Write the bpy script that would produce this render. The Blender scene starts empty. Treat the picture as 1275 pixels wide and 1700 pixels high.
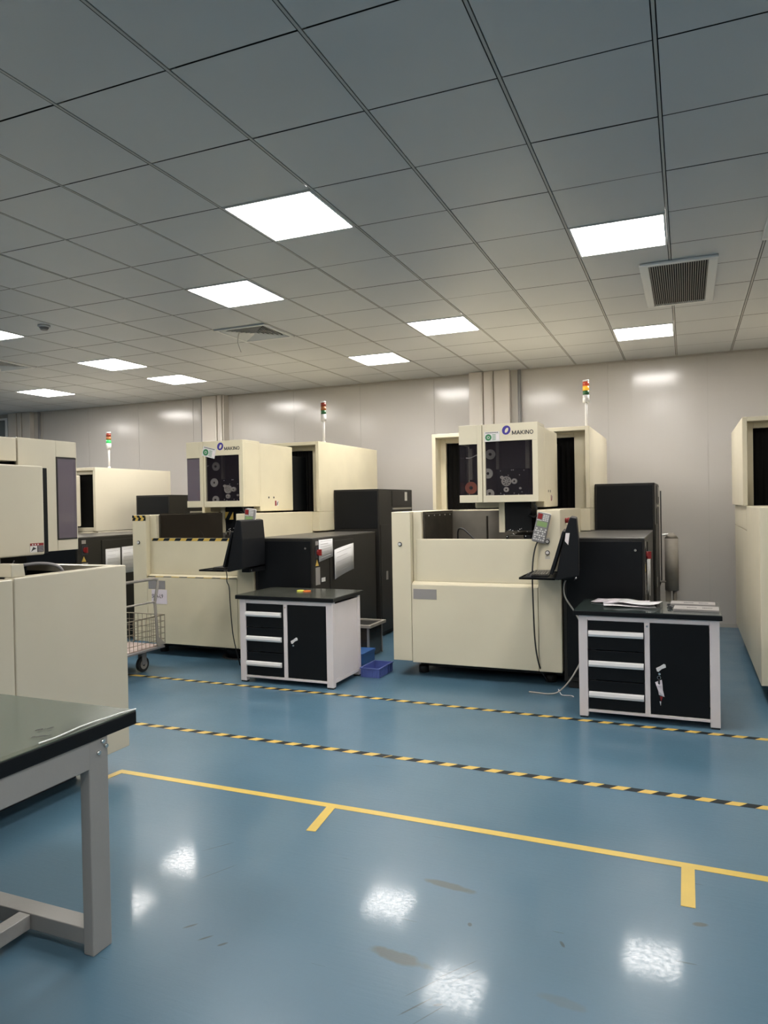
import bpy, bmesh, math, random
from math import sin, cos, pi, radians
from mathutils import Vector, Matrix

random.seed(4)
scene = bpy.context.scene
COL = scene.collection

# ------------------------------------------------------------------ camera
FPX = 1203.1
YAW, PITCH, ROLL = 0.39541490676, -0.0112070187, -0.0175325684
CAMZ = 1.555
cam_data = bpy.data.cameras.new('camera')
cam = bpy.data.objects.new('camera', cam_data)
COL.objects.link(cam)
cam_data.sensor_fit = 'HORIZONTAL'
cam_data.sensor_width = 36.0
cam_data.lens = 36.0 * FPX / 1275.0
cam_data.clip_start = 0.05
cam_data.clip_end = 100
f = Vector((-sin(YAW) * cos(PITCH), cos(YAW) * cos(PITCH), sin(PITCH)))
r0 = Vector((cos(YAW), sin(YAW), 0))
u0 = r0.cross(f)
rr = r0 * cos(ROLL) + u0 * sin(ROLL)
uu = -r0 * sin(ROLL) + u0 * cos(ROLL)
M = Matrix.Identity(4)
for i in range(3):
    M[i][0] = rr[i]; M[i][1] = uu[i]; M[i][2] = -f[i]
M[2][3] = CAMZ
cam.matrix_world = M
scene.camera = cam

# ------------------------------------------------------------------ world, exposure, lamp power
world = bpy.data.worlds.new('world')
scene.world = world
world.use_nodes = True
world.node_tree.nodes['Background'].inputs[0].default_value = (0.6, 0.65, 0.7, 1)
world.node_tree.nodes['Background'].inputs[1].default_value = 0.02
scene.view_settings.view_transform = 'Standard'
scene.view_settings.look = 'None'
scene.view_settings.gamma = 1
scene.view_settings.use_curve_mapping = False
scene.view_settings.exposure = 1.22
LAMP = 17.5            # emission of each ceiling panel
LAMP_COL = (1.0, 0.955, 0.90)
CEIL = 3.30

# ------------------------------------------------------------------ materials
def sock(n, *names):
    for k in names:
        if k in n.inputs: return n.inputs[k]

def mat(name, col, rough=0.5, metal=0.0, spec=0.5, emit=None, estr=1.0, noise=0.0, nscale=4.0,
        bump=0.0, bscale=60.0, alpha=1.0, trans=0.0, coat=0.0, rvar=0.0):
    m = bpy.data.materials.new(name)
    m.use_nodes = True
    nt = m.node_tree
    b = nt.nodes['Principled BSDF']
    b.inputs['Base Color'].default_value = (*col, 1)
    b.inputs['Roughness'].default_value = rough
    b.inputs['Metallic'].default_value = metal
    sock(b, 'Specular IOR Level', 'Specular').default_value = spec
    if coat:
        sock(b, 'Coat Weight', 'Clearcoat').default_value = coat
        sock(b, 'Coat Roughness').default_value = 0.08
    if trans: sock(b, 'Transmission Weight', 'Transmission').default_value = trans
    if alpha < 1: b.inputs['Alpha'].default_value = alpha
    if emit:
        sock(b, 'Emission Color', 'Emission').default_value = (*emit, 1)
        b.inputs['Emission Strength'].default_value = estr
    if noise or bump or rvar:
        tc = nt.nodes.new('ShaderNodeTexCoord')
    if noise:
        nz = nt.nodes.new('ShaderNodeTexNoise'); nz.inputs['Scale'].default_value = nscale
        nz.inputs['Detail'].default_value = 4
        nt.links.new(tc.outputs['Object'], nz.inputs['Vector'])
        rp = nt.nodes.new('ShaderNodeValToRGB')
        rp.color_ramp.elements[0].position = 0.3; rp.color_ramp.elements[1].position = 0.7
        rp.color_ramp.elements[0].color = (*[c * (1 - noise) for c in col], 1)
        rp.color_ramp.elements[1].color = (*[min(1, c * (1 + noise)) for c in col], 1)
        nt.links.new(nz.outputs[0], rp.inputs[0]); nt.links.new(rp.outputs[0], b.inputs['Base Color'])
    if rvar:
        n2 = nt.nodes.new('ShaderNodeTexNoise'); n2.inputs['Scale'].default_value = 9
        nt.links.new(tc.outputs['Object'], n2.inputs['Vector'])
        mr = nt.nodes.new('ShaderNodeMapRange')
        mr.inputs['To Min'].default_value = max(0.02, rough - rvar); mr.inputs['To Max'].default_value = rough + rvar
        nt.links.new(n2.outputs[0], mr.inputs['Value']); nt.links.new(mr.outputs[0], b.inputs['Roughness'])
    if bump:
        n3 = nt.nodes.new('ShaderNodeTexNoise'); n3.inputs['Scale'].default_value = bscale
        nt.links.new(tc.outputs['Object'], n3.inputs['Vector'])
        bp = nt.nodes.new('ShaderNodeBump'); bp.inputs['Strength'].default_value = bump
        bp.inputs['Distance'].default_value = 0.01
        nt.links.new(n3.outputs[0], bp.inputs['Height']); nt.links.new(bp.outputs[0], b.inputs['Normal'])
    return m

CREAM = mat('cream_paint', (0.70, 0.64, 0.485), 0.35, noise=0.03, nscale=2.0, rvar=0.05)
CREAM2 = mat('yellowed_cream_paint', (0.67, 0.61, 0.44), 0.36, noise=0.05, nscale=2.5, rvar=0.05)
CREAM4 = mat('warm_grey_cream_paint', (0.60, 0.555, 0.44), 0.22, noise=0.03, nscale=2.0)
CREAMD = mat('dark_panel_joint', (0.16, 0.145, 0.10), 0.7)  # dark joint lines on the boxed columns
BLACK = mat('black_paint', (0.0055, 0.0065, 0.008), 0.42, spec=0.22, noise=0.1)
CHAR = mat('charcoal_powder_coat', (0.019, 0.018, 0.0165), 0.42, spec=0.33, noise=0.12, nscale=3)
CHART = mat('lighter_charcoal', (0.085, 0.08, 0.072), 0.35, noise=0.15, nscale=6)  # lighter charcoal for cabinet tops, keys and drum rim
BELLOW = mat('black_bellows_rubber', (0.004, 0.0038, 0.0035), 0.7, spec=0.12)
CONS = mat('black_console_plastic', (0.006, 0.007, 0.009), 0.5, spec=0.25)
BROWNG = mat('brown_smoked_panel', (0.030, 0.024, 0.017), 0.15, alpha=0.78)
STEEL = mat('dull_stainless_steel', (0.24, 0.22, 0.19), 0.42, metal=0.55, noise=0.12, nscale=5)
STEELD = mat('dark_steel', (0.07, 0.062, 0.05), 0.35, metal=0.5, noise=0.3, nscale=8)  # darker steel for tank sides, tank floor and small parts
ALU = mat('brushed_aluminium', (0.86, 0.84, 0.84), 0.35, metal=0.15)
CHROME = mat('polished_chrome', (0.85, 0.85, 0.83), 0.15, metal=1.0)
LGREY = mat('light_grey_paint', (0.80, 0.73, 0.73), 0.4, noise=0.03)
TGREY = mat('table_grey_paint', (0.33, 0.325, 0.31), 0.42, noise=0.04, bump=0.05)
GREY = mat('mid_grey_plastic', (0.22, 0.215, 0.22), 0.45)
PLATE = mat('grey_name_plate', (0.36, 0.34, 0.33), 0.35, metal=0.3)
WHITE = mat('white_plastic', (0.68, 0.67, 0.65), 0.4)
PAPER = mat('white_paper', (0.60, 0.60, 0.61), 0.9, spec=0.2)
PAPER2 = mat('pinkish_white_paper', (0.70, 0.64, 0.69), 0.8)
INK = mat('dark_ink', (0.03, 0.03, 0.035), 0.7)
INKG = mat('faint_grey_ink', (0.42, 0.42, 0.43), 0.8)
PURPLE = mat('blue_violet_print', (0.045, 0.03, 0.26), 0.4)
RED = mat('red_plastic', (0.23, 0.015, 0.015), 0.4)
GREEN = mat('green_print', (0.03, 0.20, 0.07), 0.5)
YELLOW = mat('yellow_tape', (0.62, 0.42, 0.085), 0.45, noise=0.06, nscale=9)
YELLOWP = mat('yellow_tape_plain', (0.62, 0.44, 0.085), 0.4, noise=0.06, nscale=6)
BLKT = mat('black_tape', (0.008, 0.013, 0.016), 0.55, spec=0.2)
RUBBER = mat('black_rubber', (0.015, 0.015, 0.015), 0.6)
BLUEP = mat('blue_crate_plastic', (0.10, 0.14, 0.40), 0.4, noise=0.1, nscale=12)
BLUEB = mat('deep_blue_plastic', (0.03, 0.11, 0.33), 0.4, noise=0.1)
LCD = mat('green_lcd', (0.24, 0.36, 0.15), 0.3)
SMOKE = mat('smoked_acrylic', (0.028, 0.023, 0.03), 0.06, alpha=0.30)
PURPG = mat('violet_tinted_acrylic', (0.19, 0.16, 0.19), 0.08, alpha=0.62)
BACKP = mat('dark_mechanism_plate', (0.018, 0.015, 0.015), 0.4, metal=0.3)
SPOOLW = mat('white_spool_plastic', (0.85, 0.82, 0.78), 0.4)
SPOOLR = mat('copper_red_spool', (0.55, 0.16, 0.09), 0.4)
LAMPM = mat('lit_diffuser', (0.9, 0.9, 0.9), 0.5, emit=LAMP_COL, estr=LAMP)
FRAMEW = mat('white_lamp_frame', (0.75, 0.75, 0.74), 0.5)
VENTD = mat('vent_dark_void', (0.02, 0.02, 0.02), 0.8)
VENTS = mat('vent_slat_grey', (0.42, 0.40, 0.36), 0.5)
RED_OFF = mat('red_lens', (0.20, 0.025, 0.012), 0.3)
AMB_OFF = mat('amber_lens', (0.32, 0.11, 0.03), 0.3)
GRN_OFF = mat('green_lens', (0.025, 0.11, 0.04), 0.3)
RED_ON = mat('red_lens_lit', (0.3, 0.04, 0.02), 0.3, emit=(1, 0.12, 0.03), estr=0.10)
AMB_ON = mat('amber_lens_lit', (0.4, 0.2, 0.02), 0.3, emit=(1, 0.50, 0.04), estr=0.30)
GRN_ON = mat('green_lens_lit', (0.03, 0.3, 0.08), 0.3, emit=(0.08, 1, 0.2), estr=0.24)
TILE = mat('ceiling_tile', (0.55, 0.56, 0.57), 0.38, noise=0.03, nscale=0.7)
TBAR = mat('ceiling_runner', (0.46, 0.455, 0.44), 0.5)
GAP = mat('ceiling_gap', (0.05, 0.05, 0.05), 0.9)
BRONZE = mat('zinc_wire', (0.26, 0.22, 0.16), 0.4, metal=0.5)
WOODP = mat('pinkish_board', (0.46, 0.36, 0.32), 0.6, noise=0.2, nscale=9)
BENCHTOP = mat('dark_green_bench_mat', (0.035, 0.05, 0.046), 0.10, noise=0.2, nscale=4, coat=0.6)
BENCHTOP2 = mat('grey_green_bench_mat', (0.055, 0.058, 0.048), 0.2, noise=0.25, nscale=5)
TABLETOP = mat('sage_green_table_mat', (0.075, 0.095, 0.075), 0.16, spec=0.4, noise=0.12, nscale=3)
CLEAR = mat('clear_vinyl_sheet', (0.6, 0.68, 0.62), 0.12, alpha=0.06, spec=0.3)
CLEARED = mat('vinyl_edge_glint', (0.85, 0.87, 0.85), 0.15)
CANIST = mat('grimy_beige_canister', (0.30, 0.275, 0.24), 0.7, spec=0.25, noise=0.15, nscale=6)
GLASSW = mat('grey_glass', (0.16, 0.18, 0.18), 0.08)

def wall_mat():
    m = mat('glossy_wall_panel', (0.50, 0.475, 0.445), 0.17, spec=0.55)
    nt = m.node_tree; b = nt.nodes['Principled BSDF']
    tc = nt.nodes.new('ShaderNodeTexCoord')
    mp = nt.nodes.new('ShaderNodeMapping'); mp.inputs['Scale'].default_value = (6, 6, 0.5)
    nz = nt.nodes.new('ShaderNodeTexNoise'); nz.inputs['Scale'].default_value = 1.5
    nt.links.new(tc.outputs['Object'], mp.inputs[0]); nt.links.new(mp.outputs[0], nz.inputs['Vector'])
    bp = nt.nodes.new('ShaderNodeBump'); bp.inputs['Strength'].default_value = 0.12; bp.inputs['Distance'].default_value = 0.02
    nt.links.new(nz.outputs[0], bp.inputs['Height']); nt.links.new(bp.outputs[0], b.inputs['Normal'])
    return m
WALLM = wall_mat()
COLM = mat('wall_column_casing', (0.55, 0.51, 0.46), 0.3)
COLD = mat('darker_wall_strip', (0.42, 0.395, 0.36), 0.3)  # darker tone for flat column strips, seam backing, baseboard and trim

def floor_mat():
    m = bpy.data.materials.new('blue_epoxy_floor'); m.use_nodes = True
    nt = m.node_tree; b = nt.nodes['Principled BSDF']; N = nt.nodes.new; Lk = nt.links.new
    tc = N('ShaderNodeTexCoord')
    nz = N('ShaderNodeTexNoise'); nz.inputs['Scale'].default_value = 0.9; nz.inputs['Detail'].default_value = 6
    Lk(tc.outputs['Object'], nz.inputs['Vector'])
    rp = N('ShaderNodeValToRGB')
    rp.color_ramp.elements[0].position = 0.32; rp.color_ramp.elements[0].color = (0.068, 0.143, 0.205, 1)
    rp.color_ramp.elements[1].position = 0.72; rp.color_ramp.elements[1].color = (0.092, 0.174, 0.245, 1)
    Lk(nz.outputs[0], rp.inputs[0])
    col = rp.outputs[0]
    # fine scuffs
    mp = N('ShaderNodeMapping'); mp.inputs['Rotation'].default_value = (0, 0, 0.9); mp.inputs['Scale'].default_value = (1.5, 26, 1)
    Lk(tc.outputs['Object'], mp.inputs[0])
    sc = N('ShaderNodeTexNoise'); sc.inputs['Scale'].default_value = 2.2; sc.inputs['Detail'].default_value = 8
    Lk(mp.outputs[0], sc.inputs['Vector'])
    sr = N('ShaderNodeValToRGB'); sr.color_ramp.elements[0].position = 0.715; sr.color_ramp.elements[0].color = (0, 0, 0, 1)
    sr.color_ramp.elements[1].position = 0.74; sr.color_ramp.elements[1].color = (0.6, 0.6, 0.6, 1)
    Lk(sc.outputs[0], sr.inputs[0])
    mx = N('ShaderNodeMixRGB'); mx.inputs[2].default_value = (0.03, 0.06, 0.07, 1)
    Lk(sr.outputs[0], mx.inputs[0]); Lk(col, mx.inputs[1]); col = mx.outputs[0]
    # individual brown-grey stains
    for (x, y, sx, sy, rot, amt, c) in [(-0.905, 2.79, 0.115, 0.026, -0.12, 0.75, (0.075, 0.088, 0.078)),
                                     (-0.93, 2.285, 0.12, 0.033, -0.15, 0.75, (0.075, 0.088, 0.078)),
                                     (0.028, 2.86, 0.03, 0.014, 0.3, 0.8, (0.07, 0.08, 0.07)),
                                     (-0.37, 2.26, 0.09, 0.026, -0.15, 0.35, (0.10, 0.12, 0.12)),
                                     (-0.755, 2.56, 0.008, 0.012, 0.3, 0.8, (0.03, 0.05, 0.05)),
                                     (-0.42, 2.56, 0.007, 0.02, 0.5, 0.8, (0.03, 0.05, 0.05)),
                                     (-0.73, 2.11, 0.018, 0.006, 0.5, 0.7, (0.03, 0.05, 0.05)),
                                     (-1.72, 2.18, 0.03, 0.006, 0.9, 0.8, (0.03, 0.05, 0.05)),
                                     (-1.62, 2.14, 0.03, 0.006, 0.9, 0.8, (0.03, 0.05, 0.05)),
                                     (-1.54, 2.13, 0.02, 0.006, 0.9, 0.8, (0.03, 0.05, 0.05)),
                                     (-0.72, 2.30, 0.10, 0.0022, 0.95, 0.7, (0.03, 0.05, 0.055)),
                                     (-0.69, 2.27, 0.07, 0.002, 0.95, 0.7, (0.03, 0.05, 0.055)),
                                     (-0.80, 2.17, 0.09, 0.002, 1.0, 0.7, (0.03, 0.05, 0.055)),
                                     (-0.79, 2.08, 0.08, 0.003, 1.0, 0.8, (0.03, 0.05, 0.055)),
                                     (-0.74, 2.06, 0.08, 0.002, 1.05, 0.7, (0.03, 0.05, 0.055)),
                                     (-1.99, 2.75, 0.08, 0.003, 0.95, 0.6, (0.03, 0.05, 0.055)),
                                     (-1.86, 2.55, 0.12, 0.0025, 1.1, 0.6, (0.03, 0.05, 0.055))]:
        m1 = N('ShaderNodeMapping'); m1.vector_type = 'TEXTURE'
        m1.inputs['Location'].default_value = (x, y, 0); m1.inputs['Rotation'].default_value = (0, 0, rot)
        m1.inputs['Scale'].default_value = (sx, sy, 1)
        n1 = N('ShaderNodeTexNoise'); n1.inputs['Scale'].default_value = 18; n1.inputs['Detail'].default_value = 4
        Lk(tc.outputs['Object'], n1.inputs['Vector'])
        Lk(tc.outputs['Object'], m1.inputs[0])
        ln = N('ShaderNodeVectorMath'); ln.operation = 'LENGTH'
        Lk(m1.outputs[0], ln.inputs[0])
        ad = N('ShaderNodeMath'); ad.operation = 'ADD'
        Lk(ln.outputs['Value'], ad.inputs[0]); Lk(n1.outputs[0], ad.inputs[1])
        r1 = N('ShaderNodeMapRange'); r1.inputs['From Min'].default_value = 1.15; r1.inputs['From Max'].default_value = 1.55
        r1.inputs['To Min'].default_value = amt; r1.inputs['To Max'].default_value = 0
        Lk(ad.outputs[0], r1.inputs['Value'])
        mm = N('ShaderNodeMixRGB'); mm.inputs[2].default_value = (*c, 1)
        Lk(r1.outputs[0], mm.inputs[0]); Lk(col, mm.inputs[1]); col = mm.outputs[0]
    Lk(col, b.inputs['Base Color'])
    sock(b, 'Specular IOR Level', 'Specular').default_value = 0.30
    n2 = N('ShaderNodeTexNoise'); n2.inputs['Scale'].default_value = 2.5; n2.inputs['Detail'].default_value = 8
    Lk(tc.outputs['Object'], n2.inputs['Vector'])
    mr = N('ShaderNodeMapRange'); mr.inputs['From Min'].default_value = 0.3; mr.inputs['From Max'].default_value = 0.7
    mr.inputs['To Min'].default_value = 0.29; mr.inputs['To Max'].default_value = 0.37
    Lk(n2.outputs[0], mr.inputs['Value']); Lk(mr.outputs[0], b.inputs['Roughness'])
    # worn clear coat: glossy grains between dull scuffs
    gr = N('ShaderNodeTexNoise'); gr.inputs['Scale'].default_value = 60; gr.inputs['Detail'].default_value = 3; gr.inputs['Roughness'].default_value = 0.6
    Lk(tc.outputs['Object'], gr.inputs['Vector'])
    mg = N('ShaderNodeMapRange'); mg.inputs['From Min'].default_value = 0.38; mg.inputs['From Max'].default_value = 0.62
    mg.inputs['To Min'].default_value = 0.16; mg.inputs['To Max'].default_value = 0.36
    Lk(gr.outputs[0], mg.inputs['Value']); Lk(mg.outputs[0], b.inputs['Coat Weight'])
    b.inputs['Coat Roughness'].default_value = 0.085
    b.inputs['Coat IOR'].default_value = 1.38
    # epoxy waviness + scratches
    w = N('ShaderNodeTexNoise'); w.inputs['Scale'].default_value = 130; w.inputs['Detail'].default_value = 5
    Lk(tc.outputs['Object'], w.inputs['Vector'])
    bp = N('ShaderNodeBump'); bp.inputs['Strength'].default_value = 0.25; bp.inputs['Distance'].default_value = 0.0008
    Lk(w.outputs[0], bp.inputs['Height'])
    bp2 = N('ShaderNodeBump'); bp2.inputs['Strength'].default_value = 0.12; bp2.inputs['Distance'].default_value = 0.003
    Lk(sc.outputs[0], bp2.inputs['Height']); Lk(bp.outputs[0], bp2.inputs['Normal'])
    Lk(bp2.outputs[0], b.inputs['Normal'])
    return m
FLOORM = floor_mat()

# ------------------------------------------------------------------ helpers
class MB:
    """collects geometry with material slots and links it as one mesh object"""
    def __init__(s): s.v = []; s.f = []; s.m = []; s.mats = []; s.smooth = []
    def mi(s, m):
        if m not in s.mats: s.mats.append(m)
        return s.mats.index(m)
    def add(s, verts, faces, m, sm=False):
        o = len(s.v); s.v += [tuple(v) for v in verts]
        k = s.mi(m)
        for fc in faces:
            s.f.append([o + i for i in fc]); s.m.append(k); s.smooth.append(sm)
        return s
    def box(s, x0, x1, y0, y1, z0, z1, m):
        v = [(x0, y0, z0), (x1, y0, z0), (x1, y1, z0), (x0, y1, z0), (x0, y0, z1), (x1, y0, z1), (x1, y1, z1), (x0, y1, z1)]
        return s.add(v, [(0, 3, 2, 1), (4, 5, 6, 7), (0, 1, 5, 4), (1, 2, 6, 5), (2, 3, 7, 6), (3, 0, 4, 7)], m)
    def prism(s, poly, a0, a1, axis, m):
        """polygon in the two other axes, extruded along axis between a0 and a1"""
        n = len(poly); v = []
        for a in (a0, a1):
            for (p, q) in poly:
                v.append({'x': (a, p, q), 'y': (p, a, q), 'z': (p, q, a)}[axis])
        fc = [list(range(n))[::-1], list(range(n, 2 * n))]
        for i in range(n):
            j = (i + 1) % n; fc.append([i, j, n + j, n + i])
        return s.add(v, fc, m)
    def cyl(s, c, r, a0, a1, axis, m, n=24, r2=None, sm=True):
        r2 = r if r2 is None else r2; v = []
        for a, R_ in ((a0, r), (a1, r2)):
            for i in range(n):
                t = 2 * pi * i / n; p = c[0] + R_ * cos(t); q = c[1] + R_ * sin(t)
                v.append({'x': (a, p, q), 'y': (p, a, q), 'z': (p, q, a)}[axis])
        s.add(v, [[i, (i + 1) % n, n + (i + 1) % n, n + i] for i in range(n)], m, sm)
        o = len(s.v) - 2 * n; k = s.mi(m)
        s.f += [[o + i for i in range(n)][::-1], [o + n + i for i in range(n)]]; s.m += [k, k]; s.smooth += [False, False]
        return s
    def ring(s, c, ri, ro, a0, a1, axis, m, n=28, ex=1.0, ey=1.0, iex=None, off=(0, 0), rot=0):
        """flat washer, optionally elliptical"""
        v = []
        for a in (a0, a1):
            for R_, kx, ox, oy in ((ri, iex or ex, off[0], off[1]), (ro, ex, 0, 0)):
                for i in range(n):
                    t = 2 * pi * i / n; p0 = R_ * cos(t) * kx + ox; q0 = R_ * sin(t) * ey + oy
                    p = c[0] + p0 * cos(rot) - q0 * sin(rot); q = c[1] + p0 * sin(rot) + q0 * cos(rot)
                    v.append({'x': (a, p, q), 'y': (p, a, q), 'z': (p, q, a)}[axis])
        fc = []
        for i in range(n):
            j = (i + 1) % n
            fc += [[i, j, n + j, n + i], [2 * n + i, 3 * n + i, 3 * n + j, 2 * n + j],
                   [i, 2 * n + i, 2 * n + j, j], [n + i, n + j, 3 * n + j, 3 * n + i]]
        return s.add(v, fc, m)
    def tube(s, pts, r, m, n=10):
        pts = [Vector(p) for p in pts]; v = []
        up = Vector((0.13, 0.2, 0.97))
        for k, p in enumerate(pts):
            t = (pts[min(k + 1, len(pts) - 1)] - pts[max(k - 1, 0)]).normalized()
            a = t.cross(up)
            if a.length < 1e-3: a = t.cross(Vector((1, 0, 0)))
            a.normalize(); b_ = t.cross(a)
            for i in range(n):
                w = 2 * pi * i / n; v.append(p + a * (r * cos(w)) + b_ * (r * sin(w)))
        L = len(pts)
        fc = [[k * n + i, k * n + (i + 1) % n, (k + 1) * n + (i + 1) % n, (k + 1) * n + i] for k in range(L - 1) for i in range(n)]
        s.add(v, fc, m, True)
        s.add(v[:n], [list(range(n))[::-1]], m); s.add(v[-n:], [list(range(n))], m)
        return s
    def quad(s, a, b, c, d, m): return s.add([a, b, c, d], [(0, 1, 2, 3)], m)
    def build(s, name, parent=None, bevel=0.0, loc=None, rot=None, seg=2):
        me = bpy.data.meshes.new(name); me.from_pydata(s.v, [], s.f)
        for m in s.mats: me.materials.append(m)
        for p, k, sm in zip(me.polygons, s.m, s.smooth): p.material_index = k; p.use_smooth = sm
        bm = bmesh.new(); bm.from_mesh(me); bmesh.ops.recalc_face_normals(bm, faces=bm.faces); bm.to_mesh(me); bm.free()
        me.update()
        o = bpy.data.objects.new(name, me); COL.objects.link(o)
        if parent: o.parent = parent
        if loc: o.location = loc
        if rot: o.rotation_euler = rot
        if bevel:
            bv = o.modifiers.new('bevel', 'BEVEL'); bv.width = bevel; bv.segments = seg; bv.limit_method = 'ANGLE'
            bv.angle_limit = radians(50); bv.harden_normals = False
        return o

def smooth_pts(pts, k=6):
    P = [Vector(p) for p in pts]; out = []
    for i in range(len(P) - 1):
        p0 = P[max(i - 1, 0)]; p1 = P[i]; p2 = P[i + 1]; p3 = P[min(i + 2, len(P) - 1)]
        for j in range(k):
            t = j / k
            out.append(0.5 * ((2 * p1) + (-p0 + p2) * t + (2 * p0 - 5 * p1 + 4 * p2 - p3) * t * t + (-p0 + 3 * p1 - 3 * p2 + p3) * t ** 3))
    out.append(P[-1]); return out

def tag(o, label, cat, group=None, kind=None):
    o['label'] = label; o['category'] = cat
    if group: o['group'] = group
    if kind: o['kind'] = kind
    return o
def thing(name, label, cat, loc=(0, 0, 0), rz=0, group=None):
    o = bpy.data.objects.new(name, None); COL.objects.link(o)
    o.empty_display_size = 0.1
    o.location = loc; o.rotation_euler = (0, 0, rz)
    return tag(o, label, cat, group)
def struct(o): o['kind'] = 'structure'; return o
def lab(o, t): o['label'] = t; return o
def text(name, s, size, m, parent, loc, rot, ext=0.0006, sx=1.0, bold=0.0):
    cu = bpy.data.curves.new(name, 'FONT'); cu.body = s; cu.size = size; cu.extrude = ext
    cu.align_x = 'LEFT'; cu.offset = bold
    t = bpy.data.objects.new(name + '_curve', cu)
    me = bpy.data.meshes.new_from_object(t)
    bpy.data.objects.remove(t); bpy.data.curves.remove(cu)
    me.name = name; me.materials.clear(); me.materials.append(m)
    o = bpy.data.objects.new(name, me); COL.objects.link(o); o.parent = parent
    o.location = loc; o.rotation_euler = rot; o.scale = (sx, 1, 1)
    return o

# ------------------------------------------------------------------ room shell
X0, X1, YB, YW = -14.0, 5.0, -5.5, 9.60
struct(MB().box(X0, X1, YB, YW + 0.2, -0.1, 0.0, FLOORM).build('floor'))
# suspended ceiling: tiles in a 0.6 m grid with runners
GX, GY, T = -0.0891, 2.966, 0.6
cb = MB()
cb.box(X0, X1, YB, YW + 0.2, CEIL + 0.03, CEIL + 0.08, GAP)
lights = [(0, 3), (0, 8), (3, 1), (3, 6), (5, 3), (5, 8), (10, 3), (10, 6), (10, 8), (14, 8), (14, 3), (18, 6),
          (0, -4), (5, -4), (10, -4), (-5, 3), (-5, 8), (-5, -4), (2, -9), (7, -9), (-3, -9), (3, 1)]
lights = sorted(set(lights))
def cell(c, r_):  # centre of a ceiling cell
    return GX - 0.6 * c - 0.3, GY + 0.6 * r_ + 0.3
lit = set(lights)
skip = lit | {(6, 5), (12, 5)}
for c in range(-8, 24):
    for r_ in range(-14, 12):
        if (c, r_) in skip: continue
        cx, cy = cell(c, r_)
        x0, x1, y0, y1 = cx - 0.3 + 0.011, cx + 0.3 - 0.011, cy - 0.3 + 0.0045, cy + 0.3 - 0.0045
        if x1 < X0 or x0 > X1 or y0 > YW or y1 < YB: continue
        x0 = max(x0, X0); x1 = min(x1, X1); y0 = max(y0, YB); y1 = min(y1, YW + 0.02)
        z = CEIL + random.uniform(-0.0006, 0.0006)
        dz = random.uniform(-0.0006, 0.0006); ey = random.uniform(-0.0006, 0.0006)
        cb.quad((x0, y0, z), (x1, y0, z + dz), (x1, y1, z + dz + ey), (x0, y1, z + ey), TILE)
for c in range(-9, 24):
    x = GX - 0.6 * c
    if X0 < x < X1: cb.box(x - 0.006, x + 0.006, YB, YW, CEIL - 0.001, CEIL + 0.03, TBAR)
struct(cb.build('ceiling'))
# walls
wb = MB()
seams = [-13.2, -12.0, -10.55, -9.5, -8.41, -7.3, -6.55, -5.45, -4.35, -3.22, -2.03, -0.9, 0.25, 1.4, 2.55, 3.7, 4.99]
px = X0
for sx_ in seams:
    wb.box(px + 0.002, sx_ - 0.002, YW, YW + 0.08, 0, CEIL + 0.02, WALLM); px = sx_
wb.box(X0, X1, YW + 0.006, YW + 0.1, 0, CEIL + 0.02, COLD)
struct(wb.build('wall_back'))
def simple_wall(name, *b_): struct(MB().box(*b_, WALLM).build(name))
simple_wall('wall_left', X0 - 0.1, X0, YB, YW + 0.1, 0, CEIL + 0.03)
simple_wall('wall_right', X1, X1 + 0.1, YB, YW + 0.1, 0, CEIL + 0.03)
simple_wall('wall_front', X0, X1, YB - 0.1, YB, 0, CEIL + 0.03)
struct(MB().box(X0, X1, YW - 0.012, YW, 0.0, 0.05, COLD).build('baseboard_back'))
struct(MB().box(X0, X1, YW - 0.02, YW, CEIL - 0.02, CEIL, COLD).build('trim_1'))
# boxed columns on the back wall
def wall_column(name, xa, xb, seams_, dark0, dark1, pipe):
    b_ = MB()
    b_.box(xa, xb, YW - 0.14, YW, 0, CEIL - 0.005, COLM)
    for s_ in seams_:
        b_.cyl((s_, YW - 0.15), 0.012, 0, CEIL - 0.005, 'z', COLM, 10)
        b_.box(s_ + 0.013, s_ + 0.022, YW - 0.143, YW - 0.139, 0, CEIL - 0.01, CREAMD)
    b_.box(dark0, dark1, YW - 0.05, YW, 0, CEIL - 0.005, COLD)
    b_.cyl((pipe, YW - 0.045), 0.022, 0, CEIL - 0.005, 'z', GREY, 12)
    struct(b_.build(name, bevel=0.004))
wall_column('trim_2', -2.68, -2.13, (-2.50, -2.36), -2.13, -2.03, -2.02)
wall_column('trim_3', -7.03, -6.62, (-6.76, -6.66), -7.10, -7.03, -7.09)
wall_column('trim_4', -11.25, -10.72, (-11.05, -10.93), -10.72, -10.6, -10.60)
wd = struct(MB().box(-12.9, -11.4, YW - 0.03, YW - 0.005, 2.45, 3.24, FRAMEW).build('window_1', bevel=0.004))
MB().box(-12.84, -11.46, YW - 0.036, YW - 0.03, 2.75, 3.20, GLASSW).build('pane', wd)

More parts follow.
